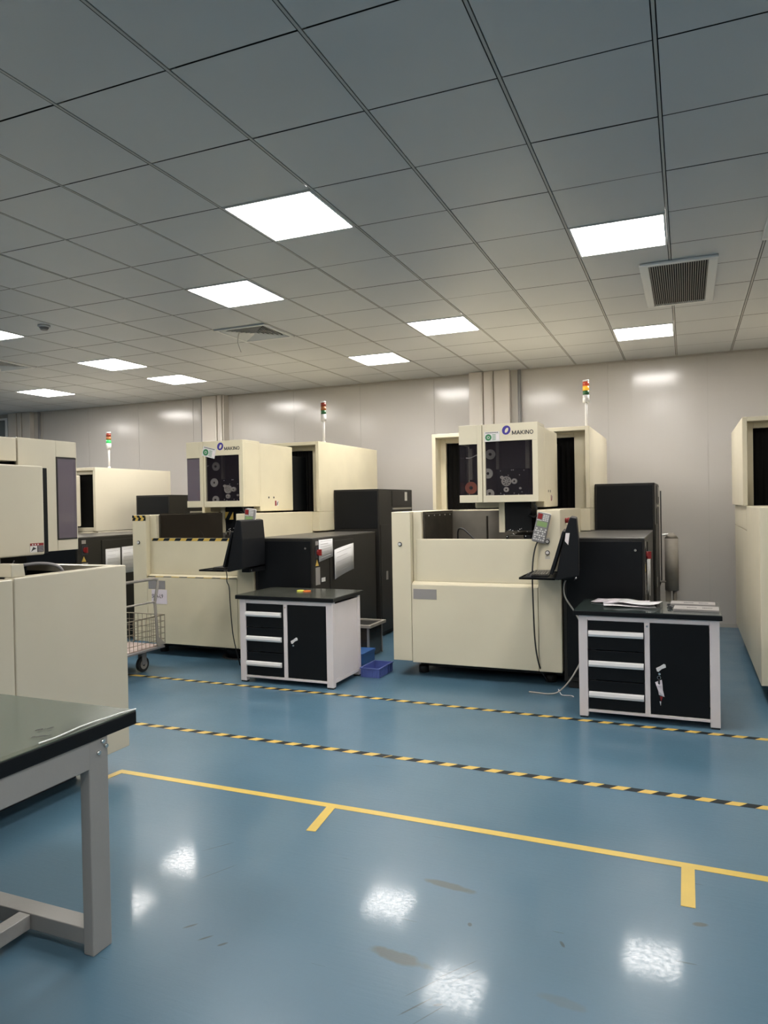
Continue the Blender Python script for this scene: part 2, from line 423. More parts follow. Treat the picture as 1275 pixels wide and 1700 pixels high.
# ------------------------------------------------------------------ ceiling lights
def light_label(c, r_):
    d = {(3, 1): 'largest and nearest lit square ceiling panel, upper left of centre',
         (5, 3): 'lit square ceiling panel just in front of the four-way air diffuser',
         (0, 3): 'large lit ceiling panel just in front of the long return vent on the right',
         (0, 8): 'lit ceiling panel beyond the long return vent, close to the back wall',
         (3, 6): 'lit ceiling panel midway along the middle row, above the centre of the room',
         (5, 8): 'lit ceiling panel near the wall, directly behind the middle beacon machine',
         (10, 3): 'lit ceiling panel cut by the left edge of the picture',
         (10, 6): 'lit ceiling panel on the left, nearer of the close pair',
         (10, 8): 'lit ceiling panel on the left, farther of the close pair',
         (14, 8): 'far lit ceiling panel at lower left above the foreground machine head'}
    return d.get((c, r_))
for (c, r_) in lights:
    cx, cy = cell(c, r_)
    lb = light_label(c, r_) or 'lit square ceiling panel outside the view of the photograph'
    t = thing('ceiling_light', lb, 'ceiling light', (cx, cy, CEIL), 0, 'square lit panels in the ceiling')
    fr = MB()
    for (a, b2, c2, d2) in ((-0.29, 0.29, -0.295, -0.282), (-0.29, 0.29, 0.282, 0.295), (-0.29, -0.277, -0.282, 0.282), (0.277, 0.29, -0.282, 0.282)):
        fr.box(a, b2, c2, d2, -0.006, 0.02, FRAMEW)
    fr.build('frame', t)
    MB().box(-0.277, 0.277, -0.282, 0.282, -0.003, 0.012, LAMPM).build('diffuser', t)

# ------------------------------------------------------------------ ceiling vents
def return_vent(x0, x1, y0, y1, label):
    cx, cy = (x0 + x1) / 2, (y0 + y1) / 2; hx, hy = (x1 - x0) / 2, (y1 - y0) / 2
    t = thing('return_vent', label, 'vent', (cx, cy, CEIL))
    b_ = MB(); w = 0.065
    for (a, b2, c2, d2) in ((-hx, hx, -hy, -hy + w * 0.6), (-hx, hx, hy - w * 0.6, hy), (-hx, -hx + w, -hy + w * .6, hy - w * .6), (hx - w, hx, -hy + w * .6, hy - w * .6)):
        b_.box(a, b2, c2, d2, -0.024, 0.0, FRAMEW)
    b_.build('frame', t, bevel=0.006)
    MB().box(-hx + 0.03, hx - 0.03, -hy + 0.03, hy - 0.03, -0.008, -0.002, VENTD).build('backing', t)
    n = 26; iw = 2 * (hx - w)
    for k in range(n):
        x = -hx + w + iw * (k + 0.5) / n
        MB().prism([(x - 0.001, -0.022), (x + 0.003, -0.022), (x + 0.005, -0.010), (x + 0.001, -0.010)], -hy + w * .6, hy - w * .6, 'y', VENTS).build('slat', t)
return_vent(-0.305, 0.235, 5.72, 6.98, 'long grey slatted return air vent in the ceiling on the right')
return_vent(0.485, 1.05, 4.40, 5.50, 'white framed ceiling vent cut by the right edge of the picture')
def diffuser(c, r_, label):
    cx, cy = cell(c, r_)
    t = thing('air_diffuser', label, 'vent', (cx, cy, CEIL), 0, 'four-way supply air diffusers')
    b_ = MB()
    for (a, b2, c2, d2) in ((-0.29, 0.29, -0.29, -0.255), (-0.29, 0.29, 0.255, 0.29), (-0.29, -0.255, -0.255, 0.255), (0.255, 0.29, -0.255, 0.255)):
        b_.box(a, b2, c2, d2, -0.014, 0.012, FRAMEW)
    b_.build('frame', t, bevel=0.004)
    MB().box(-0.27, 0.27, -0.27, 0.27, 0.016, 0.024, VENTD).build('backing', t)
    for q in range(4):
        bl = MB()
        for k in range(7):
            d = 0.245 - k * 0.034; h = d - 0.004
            v = []
            for (yy, zz) in ((-d, -0.012), (-d + 0.004, -0.012), (-d + 0.026, 0.006), (-d + 0.022, 0.006)):
                for s_ in (-1, 1):
                    X_, Y_ = s_ * abs(yy) * 0.97, yy
                    a = q * pi / 2; v.append((X_ * cos(a) - Y_ * sin(a), X_ * sin(a) + Y_ * cos(a), zz))
            bl.add(v, [(0, 1, 3, 2), (2, 3, 5, 4), (4, 5, 7, 6), (6, 7, 1, 0)], FRAMEW)
        bl.build('louvre_quadrant', t)
diffuser(6, 5, 'square louvred air diffuser in the ceiling left of centre with a dangling ribbon')
diffuser(12, 5, 'square louvred air diffuser at the far left edge of the ceiling')
tag(MB().tube(smooth_pts([(-4.06, 6.10, 3.285), (-4.085, 6.11, 3.24), (-4.095, 6.12, 3.18), (-4.075, 6.12, 3.12), (-4.06, 6.12, 3.085)]), 0.005, VENTS, 6).build('ribbon'),
    'thin ribbon dangling from the square air diffuser', 'ribbon')
t = thing('smoke_detector', 'small round smoke detector on the left of the ceiling', 'smoke detector', (-5.59, 5.12, CEIL))
MB().cyl((0, 0), 0.055, -0.02, 0.0, 'z', WHITE).build('base', t)
MB().cyl((0, 0), 0.03, -0.045, -0.02, 'z', GREY, r2=0.045).build('sensor_head', t)

# ------------------------------------------------------------------ floor markings
def strip(name, p, q, w, m, label, z=0.0012):
    p = Vector((*p, 0)); q = Vector((*q, 0)); d = (q - p).normalized(); n = Vector((-d.y, d.x, 0)) * w / 2
    b_ = MB()
    v = [p - n, q - n, q + n, p + n]
    b_.add([(a.x, a.y, 0.0001) for a in v] + [(a.x, a.y, z) for a in v],
           [(4, 5, 6, 7), (0, 1, 5, 4), (1, 2, 6, 5), (2, 3, 7, 6), (3, 0, 4, 7)], m)
    return tag(b_.build(name), label, 'floor tape')
def zebra(pts, w, label, period=0.14, off=0.0):
    """striped tape: slanted yellow and black cells"""
    b_ = MB(); z = 0.0012
    P = [Vector((*p, 0)) for p in pts]
    s = off; k = 0
    for a, c in zip(P, P[1:]):
        d = (c - a); L = d.length; d.normalize(); n = Vector((-d.y, d.x, 0)) * w / 2; sl = d * w * 0.75
        x = 0.0; 
        while x < L:
            e = min(x + period / 2, L)
            A = a + d * x; B = a + d * e
            q = [A - n, B - n, B + n - sl * 0 + sl, A + n + sl]
            b_.add([(v.x, v.y, z) for v in q], [(0, 1, 2, 3)], YELLOW if k % 2 else BLKT)
            k += 1; x = e
    return tag(b_.build('hazard_tape'), label, 'floor tape')
zebra([(-9.5, 5.31), (-4.74, 5.305), (-2.2, 5.300), (0.5, 5.205), (4.6, 5.06)], 0.05, 'black and yellow striped floor tape, the line closer to the machines')
zebra([(-9.5, 4.17), (-3.7, 4.115), (-1.73, 4.10), (0.4, 4.055), (4.6, 3.97)], 0.052, 'black and yellow striped floor tape, the line closer to the viewer')
strip('yellow_tape', (-3.12, 3.332), (-1.5, 3.325), 0.046, YELLOWP, 'left half of the plain yellow floor line')
strip('yellow_tape', (-1.5, 3.325), (4.5, 3.23), 0.046, YELLOWP, 'right half of the plain yellow floor line')
strip('yellow_tape', (-1.705, 3.31), (-1.672, 3.03), 0.048, YELLOWP, 'short slanting yellow tape tick on the left below the line', 0.0016)
strip('yellow_tape', (-0.012, 3.30), (-0.012, 2.965), 0.052, YELLOWP, 'short wide yellow tape tick on the right below the line', 0.0016)
strip('yellow_tape', (-3.10, 3.34), (-3.13, 3.08), 0.046, YELLOWP, 'yellow tape corner piece running under the foreground machine', 0.0016)

# ------------------------------------------------------------------ machine parts
def signal_tower(par, x, y, z, state, s=1.0):
    p = MB().cyl((x, y), 0.013, z, z + 0.27 * s, 'z', WHITE, 12)
    p.cyl((x, y), 0.020, z, z + 0.02, 'z', WHITE, 12)
    p.cyl((x, y), 0.033, z + 0.26 * s, z + 0.335 * s, 'z', WHITE, 20)
    p.cyl((x, y), 0.031, z + 0.47 * s, z + 0.487 * s, 'z', WHITE, 20)
    root = lab(p.build('signal_tower', par), 'white pole with stacked red, amber and green lenses')
    for k, (nm, off, on) in enumerate((('green_lens', GRN_OFF, GRN_ON), ('amber_lens', AMB_OFF, AMB_ON), ('red_lens', RED_OFF, RED_ON))):
        z0 = z + (0.335 + 0.045 * k) * s
        MB().cyl((x, y), 0.032, z0 + 0.001, z0 + 0.044 * s, 'z', on if nm[0] in state else off, 20).build(nm, root)

def spool(b_, x, z, y, R_, m, hub=True):
    b_.ring((x, z), R_ * 0.30, R_, y - 0.012, y, 'y', m)
    if hub: b_.ring((x, z), R_ * 0.12, R_ * 0.28, y - 0.018, y, 'y', STEELD)

def head_inside(par, hx, dz=0.0, full=True):
    """wire transport seen through the tinted doors; coordinates of the large model"""
    b_ = MB(); b_.box(0.63 + hx, 1.28 + hx, 0.33, 0.36, 1.57 + dz, 2.20 + dz, BACKP)
    b_.box(0.895 + hx, 1.18 + hx, 0.285, 0.33, 1.60 + dz, 1.845 + dz, BLACK)
    b_.box(0.888 + hx, 0.915 + hx, 0.29, 0.33, 1.845 + dz, 2.11 + dz, STEEL)
    b_.box(1.152 + hx, 1.19 + hx, 0.29, 0.33, 1.845 + dz, 2.11 + dz, STEEL)
    b_.box(0.64 + hx, 0.675 + hx, 0.28, 0.33, 1.76 + dz, 2.04 + dz, STEEL)
    o = b_.build('wire_feed_plate', par, bevel=0.003)
    def disc(name, fn):
        q = MB(); fn(q); q.build(name, o)
    disc('spool', lambda q: spool(q, 0.845 + hx, 1.98 + dz, 0.27, 0.045, SPOOLW))
    disc('spool', lambda q: spool(q, 0.82 + hx, 1.81 + dz, 0.27, 0.045, SPOOLW, False))
    disc('spool', lambda q: spool(q, 0.835 + hx, 1.63 + dz, 0.27, 0.04, SPOOLW))
    disc('copper_spool', lambda q: spool(q, 0.67 + hx, 1.685 + dz, 0.25, 0.055, SPOOLR))
    def gear(q):
        q.ring((0.985 + hx, 1.737 + dz), 0.034, 0.043, 0.262, 0.285, 'y', SPOOLW)
        q.ring((0.985 + hx, 1.737 + dz), 0.006, 0.014, 0.262, 0.285, 'y', SPOOLW)
        for k in range(8):
            a = k * pi / 4
            q.cyl((0.985 + hx + 0.024 * cos(a), 1.737 + dz + 0.024 * sin(a)), 0.006, 0.262, 0.285, 'y', SPOOLW, 10)
    disc('gear_wheel', gear)
    disc('pulley', lambda q: q.ring((1.056 + hx, 1.735 + dz), 0.009, 0.024, 0.262, 0.285, 'y', SPOOLW))
    disc('pulley', lambda q: q.ring((0.983 + hx, 1.663 + dz), 0.009, 0.022, 0.262, 0.285, 'y', SPOOLW))
    disc('pulley', lambda q: q.ring((1.108 + hx, 1.672 + dz), 0.003, 0.010, 0.262, 0.285, 'y', SPOOLW))
    disc('pulley', lambda q: q.ring((0.945 + hx, 1.772 + dz), 0.005, 0.014, 0.262, 0.285, 'y', SPOOLW))
    def scr(q):
        for (x, z) in ((0.93, 1.83), (1.03, 1.835), (1.045, 1.835), (1.14, 1.83), (1.10, 1.79), (0.93, 1.63), (0.96, 1.62), (1.05, 1.63), (1.09, 1.62), (1.12, 1.64), (1.15, 1.615), (1.0, 1.79)):
            q.cyl((x + hx, z + dz), 0.004, 0.279, 0.285, 'y', ALU, 8)
    disc('bolts', scr)
    disc('guide_hose', lambda q: q.tube(smooth_pts([(0.625 + hx, 0.25, 1.955 + dz), (0.67 + hx, 0.24, 1.955 + dz), (0.72 + hx, 0.24, 1.975 + dz), (0.77 + hx, 0.24, 1.99 + dz)]), 0.004, SPOOLW, 6))

def arrow_sticker(par, pos, normal_x=True):
    """small red and black caution sticker on a +X facing surface"""
    x, y, z = pos
    b_ = MB().box(x, x + 0.0015, y, y + 0.075, z, z + 0.055, WHITE)
    b_.box(x + 0.0015, x + 0.0025, y, y + 0.03, z, z + 0.055, RED)
    b_.prism([(y + 0.035, z + 0.006), (y + 0.05, z + 0.006), (y + 0.07, z + 0.05), (y + 0.052, z + 0.04)], x + 0.0015, x + 0.0028, 'x', INK)
    b_.build('caution_sticker', par)

def knob(par, x, y, z):
    b_ = MB().cyl((x, z), 0.019, y - 0.008, y, 'y', INK, 20)
    b_.cyl((x, z), 0.013, y - 0.014, y - 0.008, 'y', WHITE, 20)
    b_.build('push_button', par)

def hazard_band(b_, x0, x1, z0, z1, y, n, slant=0.6):
    """slanted yellow and black cells on a -Y facing surface"""
    w = (x1 - x0) / n; h = z1 - z0
    for k in range(-1, n + 1):
        a = x0 + k * w; q = [(a, z0), (a + w, z0), (a + w + h * slant, z1), (a + h * slant, z1)]
        q = [(min(max(p, x0), x1), zz) for p, zz in q]
        if q[1][0] - q[0][0] < 1e-4 and q[2][0] - q[3][0] < 1e-4: continue
        b_.add([(p, y, zz) for p, zz in q], [(0, 1, 2, 3)], YELLOW if k % 2 else BLKT)

def edm_machine(loc, label, CR, hx=0.0, state='', warn=False, rz=0.0, front=True):
    """large wire-cutting machine: tank block with tall side columns, head over the tank, deep rear housing"""
    root = thing('wire_cutting_machine', label, 'machine', loc, rz, 'large cream wire-cutting machines')
    # plinth and feet
    b_ = MB().box(0.16, 1.46, 0.25, 2.85, 0.05, 0.14, RUBBER)
    b_.build('base_frame', root)
    for (x, y) in ((0.2, 0.22), (1.36, 0.22), (0.2, 2.75), (1.36, 2.75)):
        MB().cyl((x, y), 0.045, 0.0, 0.06, 'z', RUBBER, 20).build('foot', root)
    # lower body with columns
    b_ = MB()
    b_.box(-0.012, 0.168, 0.0, 1.25, 0.14, 1.48, CR)          # left column
    b_.box(0.172, 0.255, 0.06, 1.25, 0.84, 1.48, CR)          # inner wall
    b_.box(1.302, 1.492, 0.0, 1.25, 0.128, 1.482, CR)         # right column
    b_.box(0.172, 1.298, 0.06, 1.25, 0.14, 0.83, CR)
    b_.build('lower_body', root, bevel=0.005)
    b_ = MB().box(-0.012, 1.492, 1.252, 2.95, 0.14, 1.25, CR).box(-0.012, 1.585, 1.252, 2.95, 1.256, 1.478, CR)
    b_.build('rear_body', root, bevel=0.005)
    # front panels
    b_ = MB().box(0.172, 1.298, 0.0, 0.058, 0.13, 0.828, CR)
    b_.build('front_panel', root, bevel=0.004)
    b_ = MB().prism([(0.0, 0.829), (0.062, 0.829), (0.062, 0.853), (0.05, 0.853)], 0.172, 1.298, 'x', CR)
    b_.build('ledge', root)
    d = MB().box(0.198, 1.292, 0.056, 0.10, 0.853, 1.233, CR).build('tank_door', root, bevel=0.006)
    # work tank
    b_ = MB()
    b_.box(0.257, 0.275, 0.10, 0.95, 0.95, 1.478, STEELD)
    b_.box(0.275, 1.285, 0.93, 0.95, 0.95, 1.470, STEEL)
    b_.box(1.280, 1.300, 0.10, 0.95, 0.95, 1.478, STEELD)
    b_.box(0.275, 1.285, 0.10, 0.93, 0.93, 0.95, STEELD)
    b_.box(0.275, 0.282, 0.12, 0.90, 1.455, 1.462, STEEL)
    for k in range(5): b_.cyl((0.2 + k * 0.16, 1.44), 0.006, 0.275, 0.281, 'x', ALU, 8)
    b_.build('work_tank', root)
    # work arms inside the tank
    b_ = MB().box(0.985 + hx, 1.215 + hx, 0.22, 0.42, 1.30, 1.56, BLACK)
    b_.box(0.99 + hx, 1.21 + hx, 0.20, 0.90, 0.96, 1.26, BLACK)
    b_.box(0.925 + hx, 0.978 + hx, 0.22, 0.28, 1.285, 1.56, CR)
    for k in range(14):
        b_.cyl((1.0 + hx + 0.2 * random.random(), 1.24 + 0.10 * random.random()), 0.004, 0.19, 0.2, 'y', ALU, 6)
    b_.box(1.02 + hx, 1.15 + hx, 0.17, 0.20, 1.225, 1.262, STEELD)
    b_.build('cutting_arm', root, bevel=0.004)
    MB().tube(smooth_pts([(0.46, 0.55, 1.0), (0.46, 0.5, 1.27), (0.52, 0.45, 1.31), (0.60, 0.4, 1.26), (0.68, 0.35, 1.2)]), 0.008, RUBBER, 8).tube(
        [(0.68, 0.75, 1.0), (0.68, 0.75, 1.42)], 0.010, STEELD, 8).build('tank_hose', root)
    b_ = MB().cyl((1.19 + hx, 1.47), 0.032, 0.16, 0.20, 'y', BLACK, 20)
    b_.tube(smooth_pts([(1.20 + hx, 0.2, 1.44), (1.25 + hx, 0.18, 1.42), (1.28 + hx, 0.14, 1.47), (1.235 + hx, 0.14, 1.57)]), 0.009, RUBBER, 8)
    b_.build('work_lamp', root)
    # rear housing: deep hood with recessed opening
    b_ = MB()
    b_.box(-0.04, 0.0, 1.25, 2.95, 1.48, 2.285, CR)
    b_.box(1.545, 1.585, 1.25, 2.95, 1.48, 2.285, CR)
    b_.box(0.0, 1.545, 1.25, 2.95, 2.245, 2.285, CR)
    b_.box(0.0, 1.545, 2.9, 2.95, 1.48, 2.245, CR)
    b_.box(0.0, 0.06, 1.42, 1.46, 1.48, 2.245, CR)
    b_.box(1.417, 1.545, 1.42, 1.46, 1.48, 2.245, CR)
    b_.box(0.06, 1.417, 1.42, 1.46, 2.195, 2.245, CR)
    b_.build('rear_hood', root, bevel=0.004)
    b_ = MB()
    n = 27; w = (1.417 - 0.06) / n
    for k in range(n):
        x = 0.06 + k * w
        b_.add([(x, 1.47, 1.48), (x + w / 2, 1.455, 1.48), (x + w, 1.47, 1.48), (x, 1.47, 2.195), (x + w / 2, 1.455, 2.195), (x + w, 1.47, 2.195)],
               [(0, 1, 4, 3), (1, 2, 5, 4)], BELLOW)
    b_.box(0.06, 1.417, 1.475, 1.48, 1.48, 2.195, BELLOW)
    b_.build('bellows', root)
    # head
    b_ = MB()
    b_.box(0.612 + hx, 1.302 + hx, 0.37, 0.395, 1.552, 2.23, CR)
    b_.box(0.612 + hx, 1.302 + hx, 0.11, 0.37, 2.205, 2.23, CR)
    b_.box(0.612 + hx, 1.302 + hx, 0.11, 0.37, 1.552, 1.575, CR)
    b_.box(1.278 + hx, 1.302 + hx, 0.11, 0.37, 1.575, 2.205, CR)
    head = b_.build('head_housing', root, bevel=0.003)
    b_ = MB().box(0.66 + hx, 1.302 + hx, 0.400, 1.08, 1.50, 2.215, CR)
    side = b_.build('head_side_cover', root, bevel=0.012, seg=3)
    b_ = MB().box(0.70 + hx, 1.27 + hx, 1.08, 1.452, 1.50, 2.12, BLACK).build('head_ram', root)
    for y in (0.56, 0.66): MB().cyl((y, 1.645), 0.011, 1.302 + hx, 1.304 + hx, 'x', INK, 14).build('vent_hole', side)
    arrow_sticker(side, (1.302 + hx, 0.68, 1.555))
    head_inside(head, hx)
    # doors with windows
    def door(x0, x1, wx0, wx1, wz0, wz1, name, wrap=False):
        y0, y1 = 0.078, 0.108
        b_ = MB()
        if wrap:
            b_.box(x0, wx1, y0, y1, 1.552, wz0, CR); b_.box(x0, wx1, y0, y1, wz1, 2.228, CR)
            b_.box(wx1, x1, y0, y1, 1.552, 2.228, CR)
            b_.box(x0, x0 + 0.012, y1, 0.37, 1.552, wz0, CR); b_.box(x0, x0 + 0.012, y1, 0.37, wz1, 2.228, CR)
        else:
            b_.box(x0, x1, y0, y1, 1.552, wz0, CR); b_.box(x0, x1, y0, y1, wz1, 2.228, CR)
            b_.box(x0, wx0, y0, y1, wz0, wz1, CR); b_.box(wx1, x1, y0, y1, wz0, wz1, CR)
        o = b_.build(name, root, bevel=0.002)
        w_ = MB()
        if wrap:
            w_.box(x0 + 0.002, wx1, y0 + 0.008, y0 + 0.012, wz0, wz1, PURPG if warn else SMOKE)
            w_.box(x0 + 0.002, x0 + 0.006, y0 + 0.012, 0.365, wz0, wz1, PURPG if warn else SMOKE)
        else: w_.box(wx0, wx1, y0 + 0.008, y0 + 0.012, wz0, wz1, SMOKE)
        lab(w_.build('window', o), 'dark tinted window')
        return o
    door(0.61 + hx, 0.817 + hx, 0.61 + hx, 0.775 + hx, 1.618, 2.062, 'left_head_door', True)
    rd = door(0.823 + hx, 1.302 + hx, 0.847 + hx, 1.255 + hx, 1.612, 2.078, 'right_head_door')
    # lettering, ring emblem and sticker
    e = MB().ring((1.035 + hx, 2.170), 0.0205, 0.036, 0.0765, 0.078, 'y', PURPLE, 36, ex=1.0, ey=1.12, iex=0.62, off=(0.003, 0.0), rot=-0.5)
    e.build('ring_emblem', rd)
    def bar(q, x0_, z0_, x1_, z1_, w=0.0062):
        a = Vector((x1_ - x0_, z1_ - z0_)).normalized() * (w / 2); n = Vector((-a.y, a.x))
        q.prism([(x0_ - n.x, z0_ - n.y), (x1_ - n.x, z1_ - n.y), (x1_ + n.x, z1_ + n.y), (x0_ + n.x, z0_ + n.y)], 0.0765, 0.078, 'y', INK)
    glyphs = {'M': (0.030, [(0, 0, 0, 1), (0, 1, .5, .1), (.5, .1, 1, 1), (1, 1, 1, 0)]), 'A': (0.027, [(0, 0, .5, 1), (.5, 1, 1, 0), (.22, .33, .78, .33)]),
              'K': (0.023, [(0, 0, 0, 1), (0, .38, 1, 1), (.28, .55, 1, 0)]), 'I': (0.0, [(0, 0, 0, 1)]), 'N': (0.023, [(0, 0, 0, 1), (0, 1, 1, 0), (1, 0, 1, 1)])}
    lt = MB(); xl = 1.087 + hx; zl = 2.128; hl = 0.034
    for ch in 'MAKIN':
        w_, strokes = glyphs[ch]
        for (p0, q0, p1, q1) in strokes: bar(lt, xl + p0 * w_, zl + q0 * hl, xl + p1 * w_, zl + q1 * hl)
        xl += w_ + (0.0085 if ch in 'MA' else 0.0105)
    lt.ring((xl + 0.0125, zl + hl / 2), 0.0120, 0.0180, 0.0765, 0.078, 'y', INK, 28, ex=0.88, ey=1.0)
    lt.build('lettering', rd)
    st = MB(); tilt = -0.24 if warn else -0.0
    sw, sh = (0.135, 0.085)
    st.box(0, sw, -0.001, 0, 0, sh, WHITE)
    st.cyl((0.036, 0.036), 0.028, -0.0018, -0.001, 'y', GREEN, 24)
    st.ring((0.036, 0.036), 0.008, 0.012, -0.0024, -0.0018, 'y', WHITE, 16)
    for k in range(9): st.box(0.012 + k * 0.0125, 0.020 + k * 0.0125, -0.0018, -0.001, 0.072, 0.080, INK)
    for k in range(5): st.box(0.070, 0.100, -0.0018, -0.001, 0.012 + k * 0.011, 0.016 + k * 0.011, GREEN)
    st.box(0.106, 0.128, -0.0018, -0.001, 0.014, 0.06, LGREY)
    sl = (0.842 + hx, 0.0765, 2.078) if not warn else (0.805 + hx, 0.0765, 2.085)
    st = lab(st.build('inspection_sticker', rd, loc=sl, rot=(0, -tilt, 0)), 'white sticker with a green disc')
    if warn: st.scale = (1.2, 1, 1.2)
    # buttons, plate
    knob(root, 0.068, 0.0, 1.19); knob(root, 1.385, 0.0, 1.218); knob(root, 1.385, 0.0, 1.125)
    b_ = MB()
    for z in (1.245, 1.09): 
        for k in range(3): b_.box(1.365, 1.405, -0.0008, 0, z - 0.008 * k, z - 0.008 * k + 0.004, INKG)
    b_.build('button_caption', root)
    lab(MB().box(0.188, 0.407, -0.002, 0.0, 0.70, 0.79, PLATE).build('name_plate', root, bevel=0.001), 'blank grey plate')
    b_ = MB().cyl((0.27, 1.385), 0.022, 1.492, 1.515, 'x', RED, 20); b_.cyl((0.27, 1.385), 0.027, 1.515, 1.53, 'x', RED, 20)
    if not warn: lab(b_.build('emergency_stop', root), 'red mushroom button')
    signal_tower(root, 1.53, 1.50, 2.285, state)
    if warn:
        b_ = MB()
        hazard_band(b_, -0.012, 0.168, 1.42, 1.478, -0.001, 5, 0.5)
        hazard_band(b_, -0.012, 0.168, 1.452, 1.478, -0.0016, 5, -0.5)
        hazard_band(b_, 0.198, 1.292, 1.205, 1.233, 0.0545, 15, 0.8)
        hazard_band(b_, 0.172, 1.298, 0.8285, 0.836, -0.0012, 11, 2.0)
        b_.add([(0.172, 0.03, 1.4835)] * 0, [], YELLOW)
        hazard_band(b_, 1.0 + hx, 1.10 + hx, 1.42, 1.50, 0.19, 2, 0.6)
        lab(b_.build('hazard_sticker', root), 'black and yellow striped edge tape')
        lab(MB().box(0.262, 1.06, 0.108, 0.114, 1.20, 1.495, BROWNG).build('splash_guard', root), 'dark smoked splash guard')
    return root

m1 = edm_machine((-2.455, 6.08, 0), 'cream machine in the centre right with the amber beacon lit', CREAM, 0.0, 'ra')
m2 = edm_machine((-5.455, 6.11, 0), 'cream machine at centre left with black and yellow tape along its edges', CREAM2, 0.04, '', True)
m5 = edm_machine((0.515, 6.08, 0), 'cream machine cut by the right edge of the picture', CREAM, 0.0, '')

# ------------------------------------------------------------------ black cabinets
def electrical_cabinet(x0, x1, y0, y1, zt, label, top_mat=CHART, plates=True):
    w = x1 - x0; d = y1 - y0
    root = thing('electrical_cabinet', label, 'cabinet', (x0, y0, 0), 0, 'low black electrical cabinets beside the machines')
    b_ = MB().box(0, w, 0.004, d, 0.06, zt - 0.014, CHAR)
    b_.box(0.03, w - 0.03, 0.03, d - 0.03, 0.0, 0.06, RUBBER)
    b_.build('cabinet_body', root, bevel=0.006)
    MB().box(0, w, 0, d, zt - 0.013, zt, top_mat).build('top_panel', root, bevel=0.003)
    MB().box(0.03, w - 0.02, -0.006, 0.003, 0.10, zt - 0.03, BLACK).build('front_door', root, bevel=0.003)
    dr = MB().box(w, w + 0.008, 0.36, min(d - 0.04, 0.92), 0.10, zt - 0.05, CHAR).build('side_door', root, bevel=0.003)
    MB().cyl((min(d, 1.0) - 0.12, 0.33), 0.012, w + 0.008, w + 0.014, 'x', CHROME, 14).build('lock', dr)
    MB().cyl((w - 0.07, zt - 0.10), 0.010, -0.014, -0.006, 'y', CHROME, 14).build('front_lock', root)
    s = MB().box(w, w + 0.006, 0.06, 0.15, zt - 0.20, zt - 0.09, INK).build('switch_plate', root)
    b_ = MB().cyl((0.105, zt - 0.145), 0.030, w + 0.006, w + 0.02, 'x', RED, 20)
    b_.box(w + 0.02, w + 0.045, 0.097, 0.113, zt - 0.175, zt - 0.115, RED)
    lab(b_.build('rotary_switch', s), 'red rotary switch')
    MB().box(w, w + 0.002, 0.065, 0.125, zt - 0.075, zt - 0.035, PLATE).build('rating_plate', root)
    b_ = MB().prism([(0.06, zt - 0.275), (0.125, zt - 0.275), (0.0925, zt - 0.215)], w, w + 0.002, 'x', YELLOW)
    b_.build('warning_triangle', root)
    if plates:
        b_ = MB().box(w, w + 0.002, 0.06, 0.15, zt - 0.46, zt - 0.29, PLATE); b_.box(w, w + 0.002, 0.18, 0.26, zt - 0.44, zt - 0.40, WHITE)
        b_.build('instruction_plate', root)
    return root
def cooling_unit(x0, x1, y0, y1, zt, label):
    w = x1 - x0; d = y1 - y0
    root = thing('cooling_unit', label, 'cabinet', (x0, y0, 0), 0, 'tall black cooling units behind the machines')
    b_ = MB().box(0, w, 0, d, 0.06, zt, CHAR); b_.box(0.04, w - 0.04, 0.04, d - 0.04, 0, 0.06, RUBBER)
    b_.build('cabinet_body', root, bevel=0.006)
    MB().box(0.02, w - 0.02, -0.006, 0.002, zt - 0.46, zt - 0.02, BLACK).build('front_panel', root, bevel=0.003)
    b_ = MB().box(w, w + 0.006, 0.03, 0.36, 0.12, zt - 0.42, CHAR).build('side_panel', root, bevel=0.002)
    b2 = MB().box(w, w + 0.006, 0.40, d - 0.04, 0.12, zt - 0.26, CHAR)
    b2.box(w, w + 0.006, 0.40, d - 0.04, zt - 0.21, zt - 0.02, CHAR)
    b2.build('side_panel', root, bevel=0.002)
    MB().box(w, w + 0.010, 0.42, d - 0.05, zt - 0.245, zt - 0.225, VENTS).build('trim_strip', root)
    MB().box(w + 0.006, w + 0.009, d - 0.28, d - 0.20, zt - 0.14, zt - 0.03, WHITE).build('white_label', root)
    MB().box(w + 0.006, w + 0.012, 0.17, 0.22, 0.66, 0.76, PLATE).build('latch', root)
    return root
electrical_cabinet(-0.953, -0.31, 6.10, 7.62, 1.25, 'low black electrical cabinet right of the machine with the lit beacon')
cooling_unit(-0.865, -0.29, 7.69, 8.78, 1.72, 'tall black unit behind the low cabinet, right of the lit-beacon machine')
c2 = electrical_cabinet(-3.953, -3.31, 6.13, 7.66, 1.24, 'low black electrical cabinet with two sheets of paper on its side')
cooling_unit(-3.865, -3.285, 7.72, 8.82, 1.73, 'tall black unit in the middle, behind the cabinet with the posted papers')
electrical_cabinet(-7.08, -6.18, 6.04, 7.62, 1.245, 'black electrical cabinet at far left with two papers low on its side')
cooling_unit(-6.835, -6.28, 7.72, 8.8, 1.725, 'far left tall black unit showing above the taped machine column')

